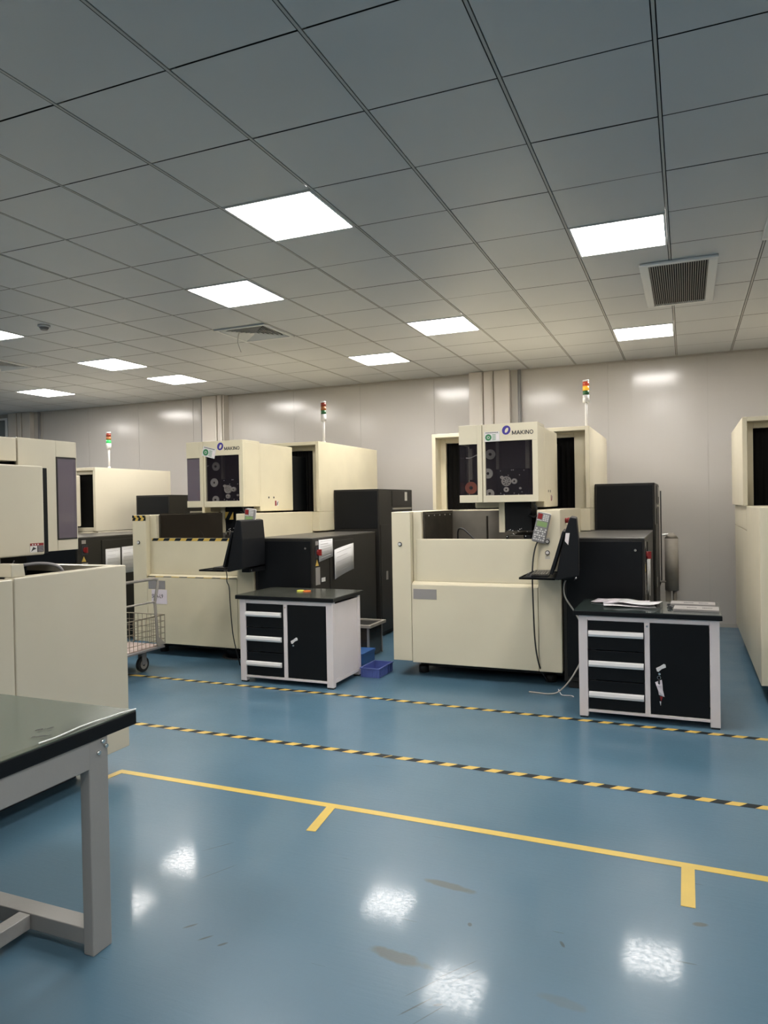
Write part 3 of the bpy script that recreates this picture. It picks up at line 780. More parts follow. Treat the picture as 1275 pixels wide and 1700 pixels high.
def sheet(name, x, y0, y1, zb0, zt0, zb1, zt1, label, lines=6, m=PAPER, curl=0.0):
    """posted paper on a +X facing surface"""
    b_ = MB(); n = 8; v = []
    for k in range(n + 1):
        t_ = k / n; y = y0 + (y1 - y0) * t_; xx = x + 0.002 + curl * (abs(t_ - 0.5) * 2) ** 2
        v += [(xx, y, zb0 + (zb1 - zb0) * t_), (xx, y, zt0 + (zt1 - zt0) * t_)]
    b_.add(v, [(2 * k, 2 * k + 2, 2 * k + 3, 2 * k + 1) for k in range(n)], m, True)
    for k in range(lines):
        t_ = (k + 0.8) / (lines + 1)
        a0 = zt0 + (zb0 - zt0) * t_; a1 = zt1 + (zb1 - zt1) * t_
        q0, q1 = 0.12, 0.86 - 0.2 * (k % 3 == 1)
        ya = y0 + (y1 - y0) * q0; yb = y0 + (y1 - y0) * q1; za = a0 + (a1 - a0) * q0; zb = a0 + (a1 - a0) * q1
        xx = x + 0.003 + curl
        b_.add([(xx, ya, za), (xx, yb, zb), (xx, yb, zb + 0.004), (xx, ya, za + 0.004)], [(0, 1, 2, 3)], INKG)
    o = b_.build(name)
    sm = o.modifiers.new('solid', 'SOLIDIFY'); sm.thickness = 0.0006
    return tag(o, label, 'paper')
sheet('posted_sheet', -3.302, 6.245, 6.545, 1.00, 1.215, 1.035, 1.215, 'smaller white sheet next to the red switch on the middle black cabinet', 7)
sheet('posted_sheet', -3.300, 6.555, 7.01, 0.80, 1.10, 0.87, 1.145, 'larger crumpled sheet taped right of the smaller one on the middle cabinet', 5, curl=0.012)
sheet('posted_sheet', -6.172, 6.45, 6.685, 0.79, 1.09, 0.79, 1.095, 'left of the two papers posted on the far left black cabinet', 6)
sheet('posted_sheet', -6.172, 6.71, 6.93, 0.79, 1.10, 0.79, 1.105, 'right of the two papers posted on the far left black cabinet', 6)
sheet('posted_sheet', -0.302, 6.26, 6.50, 0.78, 1.06, 0.80, 1.07, 'narrow looking white sheet seen edge-on under the red switch of the right black cabinet', 4)
sheet('posted_sheet', -0.302, 6.56, 6.80, 0.74, 1.04, 0.70, 1.05, 'farther white sheet seen edge-on on the side of the right black cabinet', 4)
t = tag(MB().box(0, 0.20, -0.002, 0, 0, 0.15, PAPER2).build('name_sheet', loc=(-5.455 + 0.23, 6.108, 0.545)),
        'small white sheet with handwritten letters below the grey plate on the taped machine', 'paper')
text('handwriting', 'SUA-L9', 0.058, INK, t, (0.004, -0.0028, 0.062), (pi / 2, 0, 0), sx=0.80)

# ------------------------------------------------------------------ small machines (far left, and foreground left facing away)
def far_machine():
    root = thing('wire_cutting_machine', 'smaller cream machine at far left with the green beacon lit', 'machine', (-8.715, 6.08, 0), 0, 'smaller cream wire-cutting machines')
    MB().box(0.1, 1.5, 0.2, 2.9, 0.0, 0.14, RUBBER).build('base_frame', root)
    CR = CREAM4
    b_ = MB(); b_.box(0, 0.17, 0, 1.25, 0.14, 1.22, CR); b_.box(1.32, 1.49, 0, 1.25, 0.14, 1.22, CR)
    b_.box(0.17, 1.32, 0, 0.06, 0.14, 1.0, CR); b_.box(0, 1.585, 1.25, 2.72, 0.14, 1.255, CR)
    b_.build('lower_body', root, bevel=0.005)
    MB().box(0.2, 1.3, 0.07, 1.0, 0.5, 0.85, STEELD).build('work_tank', root)
    b_ = MB()
    b_.box(-0.03, 0.01, 1.22, 2.72, 1.26, 2.10, CR); b_.box(1.545, 1.585, 1.22, 2.72, 1.26, 2.10, CR)
    b_.box(0.01, 1.545, 1.22, 2.72, 2.06, 2.10, CR); b_.box(0.01, 1.545, 2.68, 2.72, 1.26, 2.06, CR)
    b_.box(1.50, 1.545, 1.26, 1.30, 1.26, 2.06, CR); b_.box(0.01, 1.50, 1.26, 1.30, 2.01, 2.06, CR); b_.box(0.01, 1.50, 1.26, 1.30, 1.26, 1.31, CR)
    b_.build('rear_hood', root, bevel=0.004)
    MB().box(0.03, 1.50, 1.30, 1.32, 1.30, 2.01, BELLOW).build('bellows', root)
    MB().box(0.70, 1.36, 0.40, 1.19, 1.33, 2.0, CR).build('head_side_cover', root, bevel=0.012)
    h = MB().box(0.64, 1.33, 0.08, 0.39, 1.35, 1.98, CR).build('head_housing', root, bevel=0.004)
    MB().box(0.86, 1.26, 0.074, 0.079, 1.42, 1.86, SMOKE).build('window', h)
    signal_tower(root, 1.54, 1.52, 2.10, 'g')
far_machine()

def near_machine():
    """local x grows to the machine's right (world -X), local y grows backwards (world -Y)"""
    CR = CREAM4
    root = thing('wire_cutting_machine', 'large cream machine in the left foreground seen from its side, facing away', 'machine', (-3.07, 3.37, 0), pi, 'smaller cream wire-cutting machines')
    b_ = MB().box(0.22, 1.5, 0.20, 2.3, 0.0, 0.15, RUBBER); b_.build('base_frame', root)
    b_ = MB()
    b_.box(0.0, 0.07, 0.0, 0.775, 0.145, 1.22, CR)
    b_.box(1.43, 1.50, 0.0, 0.80, 0.145, 1.22, CR)
    b_.box(0.07, 1.43, 0.0, 0.06, 0.145, 1.22, CR)
    b_.build('tank_casing', root, bevel=0.006)
    MB().box(0.0, 1.50, 0.781, 2.4, 0.145, 1.215, CR).build('rear_body', root, bevel=0.006)
    b_ = MB().box(0.07, 1.43, 0.06, 0.78, 0.80, 0.83, STEELD)
    b_.box(0.071, 0.08, 0.06, 0.78, 0.83, 1.18, BLACK); b_.box(1.42, 1.429, 0.06, 0.78, 0.83, 1.18, BLACK)
    b_.box(0.08, 1.42, 0.061, 0.07, 0.83, 1.18, BLACK); b_.box(0.08, 1.42, 0.77, 0.78, 0.83, 1.18, BLACK)
    b_.build('work_tank', root)
    MB().prism([(0.69, 1.221), (0.772, 1.221), (0.772, 1.285), (0.70, 1.285)], 0.02, 0.16, 'x', CR).build('rim_block', root, bevel=0.003)
    MB().tube(smooth_pts([(0.30, 0.66, 1.15), (0.28, 0.60, 1.235), (0.22, 0.52, 1.26), (0.16, 0.44, 1.262), (0.11, 0.385, 1.235), (0.095, 0.365, 1.16)]), 0.009, GREY, 10).build('grey_hose', root)
    b_ = MB().tube([(0.3, 0.60, 1.235), (0.28, 0.55, 1.262), (0.28, 0.535, 1.285)], 0.0035, GREY, 8).tube([(0.28, 0.55, 1.262), (0.28, 0.51, 1.26)], 0.0035, GREY, 8)
    b_.build('nozzle', root)
    MB().box(0.30, 0.50, 0.60, 0.76, 1.225, 1.30, PLATE).build('arm_block', root, bevel=0.003)
    MB().box(0.62, 0.95, 0.16, 0.7, 0.86, 1.30, BLACK).build('cutting_arm', root)
    # head with side window
    x = 0.38
    b_ = MB()
    b_.box(x, x + 0.02, -0.012, -0.004, 1.31, 1.965, CR)
    b_.box(x, x + 0.02, 0.145, 0.41, 1.31, 1.965, CR)
    b_.box(x, x + 0.02, -0.004, 0.145, 1.31, 1.375, CR)
    b_.box(x, x + 0.02, -0.004, 0.145, 1.868, 1.965, CR)
    b_.box(x + 0.02, 1.05, -0.012, 0.01, 1.31, 1.375, CR); b_.box(x + 0.02, 1.05, -0.012, 0.01, 1.868, 1.965, CR); b_.box(0.53, 1.05, -0.012, 0.01, 1.375, 1.868, CR)
    b_.box(x + 0.02, 1.05, 0.0, 0.41, 1.945, 1.965, CR)
    b_.box(x + 0.02, 1.05, 0.02, 0.41, 1.31, 1.33, CR)
    b_.box(1.03, 1.05, 0.02, 0.41, 1.33, 1.945, CR)
    hd = b_.build('head_housing', root, bevel=0.003)
    b_ = MB().box(x - 0.002, x + 0.006, -0.004, 0.145, 1.375, 1.868, PURPG); b_.box(x + 0.006, 0.53, -0.008, -0.004, 1.375, 1.868, PURPG)
    for (a, b2, c2, d2) in ((-0.004, 0.145, 1.860, 1.868), (-0.004, 0.145, 1.375, 1.383), (0.137, 0.145, 1.383, 1.860)):
        b_.box(x - 0.003, x + 0.007, a, b2, c2, d2, CHAR)
    lab(b_.build('side_window', hd), 'violet tinted window')
    MB().box(0.54, 1.03, 0.30, 0.32, 1.33, 1.945, BACKP).build('wire_feed_plate', hd)
    MB().box(0.262, 0.30, 0.322, 0.361, 1.31, 1.79, BLACK).build('gap_shade_strip', root)  # black strip stands in for the shaded gap beside the side cover
    sd = MB().box(0.245, 0.70, 0.362, 1.25, 1.305, 1.80, CR).build('head_side_cover', root, bevel=0.008)
    MB().prism([(0.42, 1.83), (0.56, 1.83), (0.60, 1.87), (0.60, 1.96), (0.42, 1.96)], x, 1.0, 'x', CR).build('head_shoulder', root, bevel=0.003)
    MB().box(0.55, 1.2, 0.62, 1.6, 1.80, 1.99, CR).build('rear_cover', root, bevel=0.01)
    MB().box(0.4, 1.1, 1.25, 2.3, 1.22, 1.9, BLACK).build('head_ram', root)
    # warning label
    ya, yb, za, zb, X_ = 0.372, 0.462, 1.322, 1.372, 0.2435
    b_ = MB().box(X_ - 0.0, X_ + 0.001, ya, yb, za, zb, WHITE)
    b_.box(X_ - 0.001, X_, ya, yb, zb - 0.014, zb, RED)
    b_.box(X_ - 0.001, X_, ya, ya + 0.043, za, zb - 0.015, INK)
    for k in range(4): b_.box(X_ - 0.0015, X_ - 0.001, ya + 0.004, ya + 0.038, za + 0.005 + k * 0.008, za + 0.0065 + k * 0.008, LGREY)
    b_.prism([(yb - 0.042, za + 0.02), (yb - 0.02, za + 0.03), (yb - 0.006, za + 0.004), (yb - 0.018, za + 0.012)], X_ - 0.001, X_, 'x', INK)
    for k in range(3): b_.box(X_ - 0.0015, X_ - 0.001, yb - 0.02 - k * 0.018, yb - 0.012 - k * 0.018, zb - 0.011, zb - 0.004, WHITE)
    lab(b_.build('warning_label', sd), 'red, white and black safety label')
near_machine()

# ------------------------------------------------------------------ operator consoles
def console(ox, oy, label, sticker=True):
    root = thing('control_console', label, 'control console', (ox, oy, 0.97), 0, 'black operator consoles')
    def lean(q):
        q.v = [(x - 0.12 * (y + 0.5), y, z) for x, y, z in q.v]; return q
    prof = [(1.643, 0.462), (1.690, 0.452), (1.705, 0.28), (1.705, 0.015), (1.555, -0.018), (1.528, -0.018), (1.606, 0.35)]
    lean(MB().prism(prof, -0.50, -0.02, 'y', CONS)).build('monitor_housing', root, bevel=0.008)
    s = lean(MB().prism([(1.585, 0.355), (1.606, 0.350), (1.508, 0.02), (1.486, 0.03)], -0.505, -0.015, 'y', CONS)).build('screen_bezel', root, bevel=0.003)
    lean(MB().prism([(1.5825, 0.335), (1.584, 0.335), (1.491, 0.05), (1.489, 0.05)], -0.47, -0.05, 'y', BACKP)).build('screen', s)
    if sticker: lab(lean(MB().prism([(1.611, 0.34), (1.640, 0.34), (1.628, 0.25), (1.603, 0.28)], -0.503, -0.5005, 'y', LGREY)).build('side_label', root), 'pale sticker on the near side')
    b_ = MB().box(1.262, 1.535, -0.56, -0.02, -0.012, -0.004, BLACK)
    for q in ((1.262, 1.268, -0.56, -0.02), (1.262, 1.535, -0.56, -0.554), (1.262, 1.535, -0.026, -0.02)):
        b_.box(*q, -0.012, 0.004, BLACK)
    b_.build('keyboard_tray', root)
    b_ = MB().box(1.56, 1.64, -0.30, -0.02, -0.04, 0.0, CONS); b_.tube([(1.60, -0.06, 0.03), (1.60, -0.005, 0.03)], 0.03, CONS, 12)
    b_.cyl((-0.27, -0.02), 0.010, 1.64, 1.655, 'x', CHROME, 14)
    b_.build('support_arm', root)
    return root
console(-2.455, 6.08, 'black tilted console with keyboard tray in front of the lit-beacon machine')
console(-5.455, 6.11, 'black tilted console seen from behind in front of the taped machine', False)
def keyboard(x, y, z, label):
    root = thing('keyboard', label, 'keyboard', (x, y, z), 0.10, 'keyboards on the console trays')
    MB().box(-0.07, 0.07, -0.19, 0.19, 0, 0.014, CHAR).build('keyboard_case', root, bevel=0.003)
    b_ = MB()
    for i in range(6):
        for j in range(17):
            b_.box(-0.062 + i * 0.021, -0.045 + i * 0.021, -0.183 + j * 0.0217, -0.165 + j * 0.0217, 0.014, 0.020, CHART)
    lab(b_.build('keys', root), 'rows of grey keys')
keyboard(-2.455 + 1.375, 5.84, 0.967, 'dark keyboard on the tray of the console near the right workbench')
keyboard(-5.455 + 1.375, 5.87, 0.967, 'dark keyboard on the tray of the console seen from behind')
def mouse(x, y, z, label):
    root = thing('mouse', label, 'mouse', (x, y, z), 0.3)
    bm = MB(); n = 12; v = []; rings = 5
    for i in range(rings + 1):
        ph = i / rings * pi / 2
        for k in range(n):
            a = 2 * pi * k / n; v.append((0.03 * cos(a) * cos(ph), 0.055 * sin(a) * cos(ph), 0.032 * sin(ph)))
    fc = [(i * n + k, i * n + (k + 1) % n, (i + 1) * n + (k + 1) % n, (i + 1) * n + k) for i in range(rings) for k in range(n)]
    bm.add(v, fc, BLACK, True); bm.build('mouse_shell', root)
    MB().cyl((0.035, 0.028), 0.006, -0.003, 0.003, 'x', GREY, 10).build('scroll_wheel', root)
mouse(-2.455 + 1.33, 5.585, 0.967, 'black mouse at the front of the keyboard tray near the right workbench')

def pendant(loc, rot, label, cable):
    root = thing('handheld_pendant', label, 'remote control', loc, 0, 'handheld keypad pendants')
    root.rotation_euler = rot
    MB().box(-0.055, 0.055, 0, 0.030, -0.125, 0.125, GREY).build('pendant_body', root, bevel=0.010, seg=3)
    MB().box(-0.053, 0.053, 0.026, 0.045, -0.120, 0.127, WHITE).build('rear_shell', root, bevel=0.012, seg=3)
    MB().box(-0.046, -0.010, -0.003, 0.001, 0.070, 0.115, RED).build('red_button_pad', root)
    MB().box(-0.040, 0.042, -0.002, 0.001, 0.010, 0.052, LCD).build('display', root)
    b_ = MB()
    for i in range(4):
        for j in range(3): b_.box(-0.002 + j * 0.017, 0.011 + j * 0.017, -0.004, 0.001, 0.060 + i * 0.014, 0.070 + i * 0.014, WHITE)
    for j in range(3): b_.box(-0.046 + j * 0.014, -0.036 + j * 0.014, -0.003, 0.001, 0.056, 0.064, WHITE)
    for i in range(6):
        for j in range(5):
            if (i * 3 + j * 2) % 4 == 1: continue
            b_.box(-0.044 + j * 0.019 + (i % 2) * 0.004, -0.031 + j * 0.019 + (i % 2) * 0.004, -0.003, 0.001, -0.105 + i * 0.018, -0.095 + i * 0.018, WHITE)
    lab(b_.build('keypad', root), 'small white keys')
    if cable:
        R_ = Matrix.Rotation(rot[1], 4, 'Y').inverted()
        pts = [R_ @ (Vector(p) - Vector(loc)) for p in cable]
        MB().tube(smooth_pts(pts), 0.0065, RUBBER, 8).build('coiled_lead', root)
# hung on the column by its hook
pendant((-2.455 + 1.345, 6.02, 1.335), (0, radians(13.5), 0), 'grey keypad pendant hung on the right column of the lit-beacon machine',
        [(-1.145, 6.035, 1.215), (-1.165, 6.03, 1.16), (-1.178, 6.0, 1.05), (-1.180, 5.98, 0.9), (-1.178, 6.0, 0.6), (-1.176, 6.03, 0.4), (-1.16, 6.04, 0.25), (-1.14, 6.10, 0.13), (-1.11, 6.2, 0.03)])
pendant((-5.455 + 1.575, 5.92, 1.405), (0, radians(6), 0), 'keypad pendant standing behind the top of the rear-facing console', None)
tag(MB().tube(smooth_pts([(-0.86, 5.86, 0.96), (-0.90, 5.84, 0.90), (-0.89, 5.80, 0.80), (-0.80, 5.78, 0.66), (-0.74, 5.80, 0.50), (-0.76, 5.80, 0.34), (-0.85, 5.80, 0.16), (-0.95, 5.83, 0.04), (-1.03, 5.85, 0.008), (-1.12, 5.86, 0.006), (-1.20, 5.87, 0.006)]), 0.006, VENTS, 8).build('cable'),
    'grey cable hanging from the console and curling on the floor beside the right workbench', 'cable')
tag(MB().tube(smooth_pts([(-4.035, 5.75, 0.96), (-4.03, 5.76, 0.90), (-4.045, 5.78, 0.84), (-4.035, 5.80, 0.78), (-4.04, 5.82, 0.60), (-4.04, 5.86, 0.3), (-4.03, 5.95, 0.008)]), 0.005, RUBBER, 8).build('cable'),
    'thin dark cable hanging below the console of the taped machine', 'cable')
tag(MB().tube(smooth_pts([(-0.99, 6.03, 0.005), (-0.96, 5.93, 0.004), (-0.93, 5.86, 0.004), (-0.87, 5.87, 0.004), (-0.84, 5.84, 0.004)]), 0.003, LGREY, 6).build('cable'),
    'thin pale wire lying on the floor left of the right workbench', 'cable')
t = thing('floor_bucket', 'black round drum standing under the front of the taped machine', 'drum', (-4.27, 6.40, 0))
MB().cyl((0, 0), 0.20, 0.004, 0.135, 'z', BLACK, 40).build('drum_wall', t)
MB().ring((0, 0), 0.20, 0.235, 0.0, 0.008, 'z', CHART, 40).build('rim', t)

# ------------------------------------------------------------------ workbenches with drawers
def workbench(x0, y0, label, top_m, handle_len=0.375):
    W, D, H = 0.92, 0.56, 0.735
    root = thing('tool_workbench', label, 'workbench', (x0, y0, 0), 0, 'black and grey tool workbenches')
    for (a, b2) in ((0.0, 0.0), (W - 0.062, 0.0), (0.0, D - 0.05), (W - 0.062, D - 0.05)):
        l_ = MB().box(a, a + 0.062, b2, b2 + 0.05, 0.012, H, LGREY).build('leg', root, bevel=0.003)
        MB().box(a + 0.004, a + 0.058, b2 + 0.004, b2 + 0.046, 0.0, 0.012, RUBBER).build('foot_pad', l_)
    b_ = MB()
    b_.box(0.062, W - 0.062, 0.0, 0.04, 0.045, 0.065, LGREY); b_.box(0.062, W - 0.062, 0.0, 0.04, 0.70, H, LGREY)
    b_.box(0.062, W - 0.062, D - 0.04, D, 0.045, 0.065, LGREY); b_.box(0.062, W - 0.062, D - 0.03, D - 0.02, 0.065, H, LGREY)
    b_.box(0.445, 0.480, 0.0, 0.05, 0.065, 0.70, LGREY)
    b_.box(0.062, W - 0.062, 0.04, D - 0.04, 0.05, 0.06, LGREY)
    b_.build('frame', root, bevel=0.002)
    MB().cyl((0.4625, 0.675), 0.007, -0.006, 0.0, 'y', CHROME, 12).build('frame_lock', root)
    for xs in (0.006, W - 0.016):
        MB().box(xs, xs + 0.010, 0.052, D - 0.052, 0.075, 0.715, LGREY).build('side_panel', root)
        MB().box(xs - 0.004 if xs > 0.1 else xs, xs + 0.014, 0.05, D - 0.05, 0.045, 0.072, LGREY).build('side_rail', root)
    zs = [(0.492, 0.697, 0.607), (0.277, 0.486, 0.392), (0.068, 0.271, 0.172)]
    for (za, zb, zh) in zs:
        d = MB().box(0.066, 0.441, 0.004, 0.022, za, zb, BLACK).build('drawer', root, bevel=0.002)
        b_ = MB().prism([(0.004, zh - 0.022), (-0.016, zh - 0.020), (-0.022, zh - 0.004), (-0.018, zh + 0.016), (0.004, zh + 0.022)], 0.068, 0.068 + handle_len - 0.004, 'x', ALU)
        lab(b_.build('handle', d, bevel=0.002), 'wide aluminium pull')
        MB().box(0.10, 0.41, 0.03, D - 0.06, za + 0.01, zb - 0.03, CHAR).build('drawer_box', d)
    d = MB().box(0.484, W - 0.066, 0.004, 0.022, 0.068, 0.697, BLACK).build('door', root, bevel=0.002)
    q = 0.55
    b_ = MB()
    pts = [(-0.035, -0.010), (-0.028, -0.018), (0.0, -0.010), (0.03, -0.012), (0.036, 0.006), (0.028, 0.014), (0.0, 0.010), (-0.03, 0.010)]
    b_.prism([(q + p * cos(0.5) - s_ * sin(0.5), 0.395 + p * sin(0.5) + s_ * cos(0.5)) for p, s_ in pts], -0.010, 0.003, 'y', ALU)
    lab(b_.build('turn_latch', d, bevel=0.001), 'small aluminium latch')
    MB().cyl((0.540, 0.350), 0.008, -0.004, 0.004, 'y', CHROME, 12).build('door_lock', d)
    b_ = MB().box(-0.033, W + 0.018, -0.022, D + 0.045, H, 0.768, BLACK)
    tp = b_.build('worktop', root, bevel=0.004)
    MB().box(-0.029, W + 0.014, -0.018, D + 0.040, 0.768, 0.7715, top_m).build('bench_mat', tp)
    return root
workbench(-0.725, 5.32, 'tool workbench on the right with papers and two metal plates on top', BENCHTOP)
wb2 = workbench(-3.672, 5.43, 'tool workbench in front of the middle black cabinet, almost empty top', BENCHTOP2, 0.36)

# things on the right workbench
def loose_sheet(x, y, z, w, d, rz, label, m=PAPER, lift=0.01, seed=1, grp='loose papers on the right workbench'):
    rnd = random.Random(seed); n = 7; v = []
    for i in range(n + 1):
        for j in range(n + 1):
            a, b2 = i / n - 0.5, j / n - 0.5
            zz = lift * (0.5 + 0.5 * sin(3.1 * a * (1 + seed % 3) + seed)) * (abs(b2) + 0.3) + rnd.uniform(0, lift * 0.15)
            v.append((a * w, b2 * d, max(zz, 0.0)))
    fc = [(i * (n + 1) + j, (i + 1) * (n + 1) + j, (i + 1) * (n + 1) + j + 1, i * (n + 1) + j + 1) for i in range(n) for j in range(n)]
    b_ = MB().add(v, fc, m, True)
    o = b_.build('paper_sheet', loc=(x, y, z), rot=(0, 0, rz))
    sm = o.modifiers.new('solid', 'SOLIDIFY'); sm.thickness = 0.0008; sm.offset = 1
    return tag(o, label, 'paper', grp)
ZT = 0.7725
loose_sheet(-0.52, 5.80, ZT + 0.006, 0.30, 0.21, -0.15, 'pale pink-white paper at the back left of the papers on the right workbench', PAPER2, 0.010, 1)
loose_sheet(-0.42, 5.72, ZT + 0.012, 0.30, 0.21, -0.10, 'pink-tinged sheet in the middle of the paper pile on the right workbench', PAPER2, 0.010, 2)
loose_sheet(-0.40, 5.62, ZT + 0.000, 0.36, 0.21, 0.12, 'rumpled sheet at the front of the paper pile on the right workbench', PAPER, 0.016, 3)
loose_sheet(-0.34, 5.66, ZT + 0.016, 0.30, 0.20, -0.25, 'top crinkled sheet pointing right on the paper pile of the right workbench', PAPER, 0.014, 4)
def metal_plate(x, y, w, d, rz, label):
    b_ = MB().box(-w / 2, w / 2, -d / 2, d / 2, 0, 0.014, PLATE)
    rnd = random.Random(int(x * 100) + int(y * 10))
    for gx in (-0.06, 0.04):
        for k in range(6):
            a = gx + k * 0.011; b_.box(a, a + 0.008, -0.008 + rnd.uniform(-0.004, 0.004), 0.014 + rnd.uniform(-0.004, 0.004), 0.014, 0.0146, INK)
    o = b_.build('metal_plate', loc=(x, y, ZT), rot=(0, 0, rz), bevel=0.002)
    return tag(o, label, 'metal plate', 'machined plates on the right workbench')
metal_plate(0.035, 5.79, 0.30, 0.16, -0.02, 'flat grey machined plate at the back of the right workbench')
metal_plate(0.055, 5.53, 0.29, 0.19, -0.03, 'flat grey machined plate at the front of the right workbench')
def scrap(x, y, label, seed):
    rnd = random.Random(seed); b_ = MB()
    for k in range(3):
        a = rnd.uniform(0, 3)
        b_.prism([(0.012 * cos(a + q * 1.57) + rnd.uniform(-.008, .008), 0.010 * sin(a + q * 1.57)) for q in range(4)], 0.006 * k, 0.006 * k + 0.006, 'z', INK)
    tag(b_.build('metal_offcut', loc=(x, y, ZT)), label, 'metal piece')
scrap(-0.125, 5.66, 'small black metal piece left of the two plates on the right workbench', 3)
scrap(-0.115, 5.55, 'second tiny dark scrap beside the front plate on the right workbench', 5)
# keys with a rag-like tag hanging in the door lock
t = thing('key_bunch', 'keys with a crumpled white and pink tag hanging from the right workbench door', 'keys', (-0.188, 5.308, 0.35))
MB().ring((0.0, -0.022), 0.010, 0.012, -0.004, -0.002, 'y', CHROME, 18).build('key_ring', t)
b_ = MB()
cols = [(-0.025, -0.055, -0.004), (0.018, -0.035, -0.004), (-0.018, -0.075, -0.012), (0.022, -0.070, -0.006), (-0.006, -0.11, -0.012), (0.024, -0.105, -0.005), (-0.002, -0.14, -0.006), (0.034, -0.150, -0.010)]
b_.add([(x, y, z) for x, z, y in cols], [(0, 1, 3, 2), (2, 3, 5, 4), (4, 5, 7, 6)], PAPER2)
o = b_.build('cloth_tag', t); sm = o.modifiers.new('solid', 'SOLIDIFY'); sm.thickness = 0.003
MB().box(-0.006, 0.006, -0.010, -0.007, -0.075, -0.03, INK).build('key', t)
MB().prism([(0.004, -0.150), (0.024, -0.150), (0.012, -0.185)], -0.008, -0.005, 'y', RED).prism([(0.002, -0.185), (0.012, -0.185), (0.009, -0.215)], -0.008, -0.006, 'y', ALU).build('key', t)

# small coloured item on the left workbench
t = thing('colour_wire_ring', 'tiny yellow and orange coil lying on the left workbench', 'coil', (-3.22, 5.78, 0.7725))
MB().ring((-0.03, 0), 0.018, 0.034, 0.0, 0.010, 'z', mat('lime_yellow', (0.75, 0.75, 0.12), 0.4), 20).build('yellow_ring', t)
MB().ring((0.035, 0.005), 0.018, 0.036, 0.0, 0.008, 'z', mat('orange', (0.85, 0.22, 0.04), 0.4), 20).build('orange_ring', t)

# ------------------------------------------------------------------ crates and low stand beside the left workbench
def crate(x0, x1, y0, y1, h, m, label, name='crate', ribs=True):
    cx, cy = (x0 + x1) / 2, (y0 + y1) / 2; a, b2 = (x1 - x0) / 2, (y1 - y0) / 2; t_ = 0.006
    root = thing(name, label, 'crate', (cx, cy, 0))
    b_ = MB().box(-a, a, -b2, b2, 0.0, 0.006, m)
    b_.box(-a, a, -b2, -b2 + t_, 0.006, h, m); b_.box(-a, a, b2 - t_, b2, 0.006, h, m)
    b_.box(-a, -a + t_, -b2 + t_, b2 - t_, 0.006, h, m); b_.box(a - t_, a, -b2 + t_, b2 - t_, 0.006, h, m)
    b_.build('tub', root)
    b_ = MB()
    for q in ((-a - .008, a + .008, -b2 - .008, -b2), (-a - .008, a + .008, b2, b2 + .008), (-a - .008, -a, -b2, b2), (a, a + .008, -b2, b2)):
        b_.box(*q, h - 0.008, h, m)
    if ribs:
        for k in range(6):
            yy = -b2 + (k + 0.5) * 2 * b2 / 6; b_.box(a, a + 0.006, yy - 0.003, yy + 0.003, 0.004, h, m)
        for k in range(4):
            xx = -a + (k + 0.5) * 2 * a / 4; b_.box(xx - 0.003, xx + 0.003, -b2 - 0.006, -b2, 0.004, h, m)
    b_.build('rim_and_ribs', root)
    return root
crate(-2.725, -2.545, 5.92, 6.24, 0.085, BLUEP, 'small open blue-violet parts crate on the floor beside the left workbench', 'parts_crate')
root = thing('blue_box', 'flat deep blue lidded box on the floor behind the small crate', 'box', (-3.04, 6.42, 0))
MB().box(-0.25, 0.15, -0.10, 0.20, 0.0, 0.095, BLUEB).build('box_body', root, bevel=0.004)
MB().box(-0.257, 0.157, -0.107, 0.207, 0.095, 0.118, BLUEB).build('lid', root, bevel=0.004)
root = thing('low_stand', 'low dark stand with a framed top between the left workbench and the machine', 'stand', (-3.28, 6.66, 0))
for (x, y) in ((0.0, 0), (0.29, 0), (0.0, 0.34), (0.29, 0.34)):
    MB().box(x, x + 0.02, y, y + 0.02, 0.0, 0.305, GREY).build('leg', root)
b_ = MB()
for q in ((-0.01, 0.34, -0.02, 0.01), (-0.01, 0.34, 0.36, 0.39), (-0.01, 0.02, 0.01, 0.36), (0.31, 0.34, 0.01, 0.36)): b_.box(*q, 0.305, 0.335, CANIST)
b_.build('top_frame', root, bevel=0.003)
MB().box(0.02, 0.31, 0.01, 0.36, 0.31, 0.32, CHAR).build('top_mesh', root)
MB().box(0.300, 0.304, 0.02, 0.34, 0.01, 0.30, BROWNG).box(0.02, 0.29, 0.008, 0.012, 0.01, 0.30, BROWNG).build('side_screen', root)

# ------------------------------------------------------------------ filter canister and pipes behind the right unit
root = thing('filter_canister', 'grimy beige filter canister with valves against the back wall right of the tall unit', 'filter', (-0.165, 9.0, 0))
MB().cyl((0, 0), 0.075, 0.50, 1.10, 'z', CANIST, 24).cyl((0, 0), 0.075, 1.10, 1.16, 'z', CANIST, 24, r2=0.03).build('vessel', root)
MB().cyl((-0.04, 0), 0.03, 0.0, 0.5, 'z', CANIST, 16).cyl((0.03, 0), 0.022, 0.0, 0.5, 'z', CANIST, 16).build('riser_pipe', root)
MB().tube([(-0.10, 0, 1.14), (0.02, 0, 1.15), (0.03, 0, 1.12)], 0.012, ALU, 8).build('top_fitting', root)
MB().cyl((0, 0.60), 0.03, 0.03, 0.05, 'x', RED, 12).tube([(-0.12, -0.03, 0.60), (0.06, -0.03, 0.60)], 0.012, CANIST, 8).build('valve', root)
MB().tube([(-0.11, -0.02, 1.65), (-0.11, -0.02, 0.62), (-0.14, -0.02, 0.52)], 0.007, RUBBER, 8).build('hose', root)

# ------------------------------------------------------------------ basket trolley
root = thing('basket_trolley', 'wire basket trolley with grey push handle behind the foreground machine', 'trolley', (-4.66, 5.62, 0))
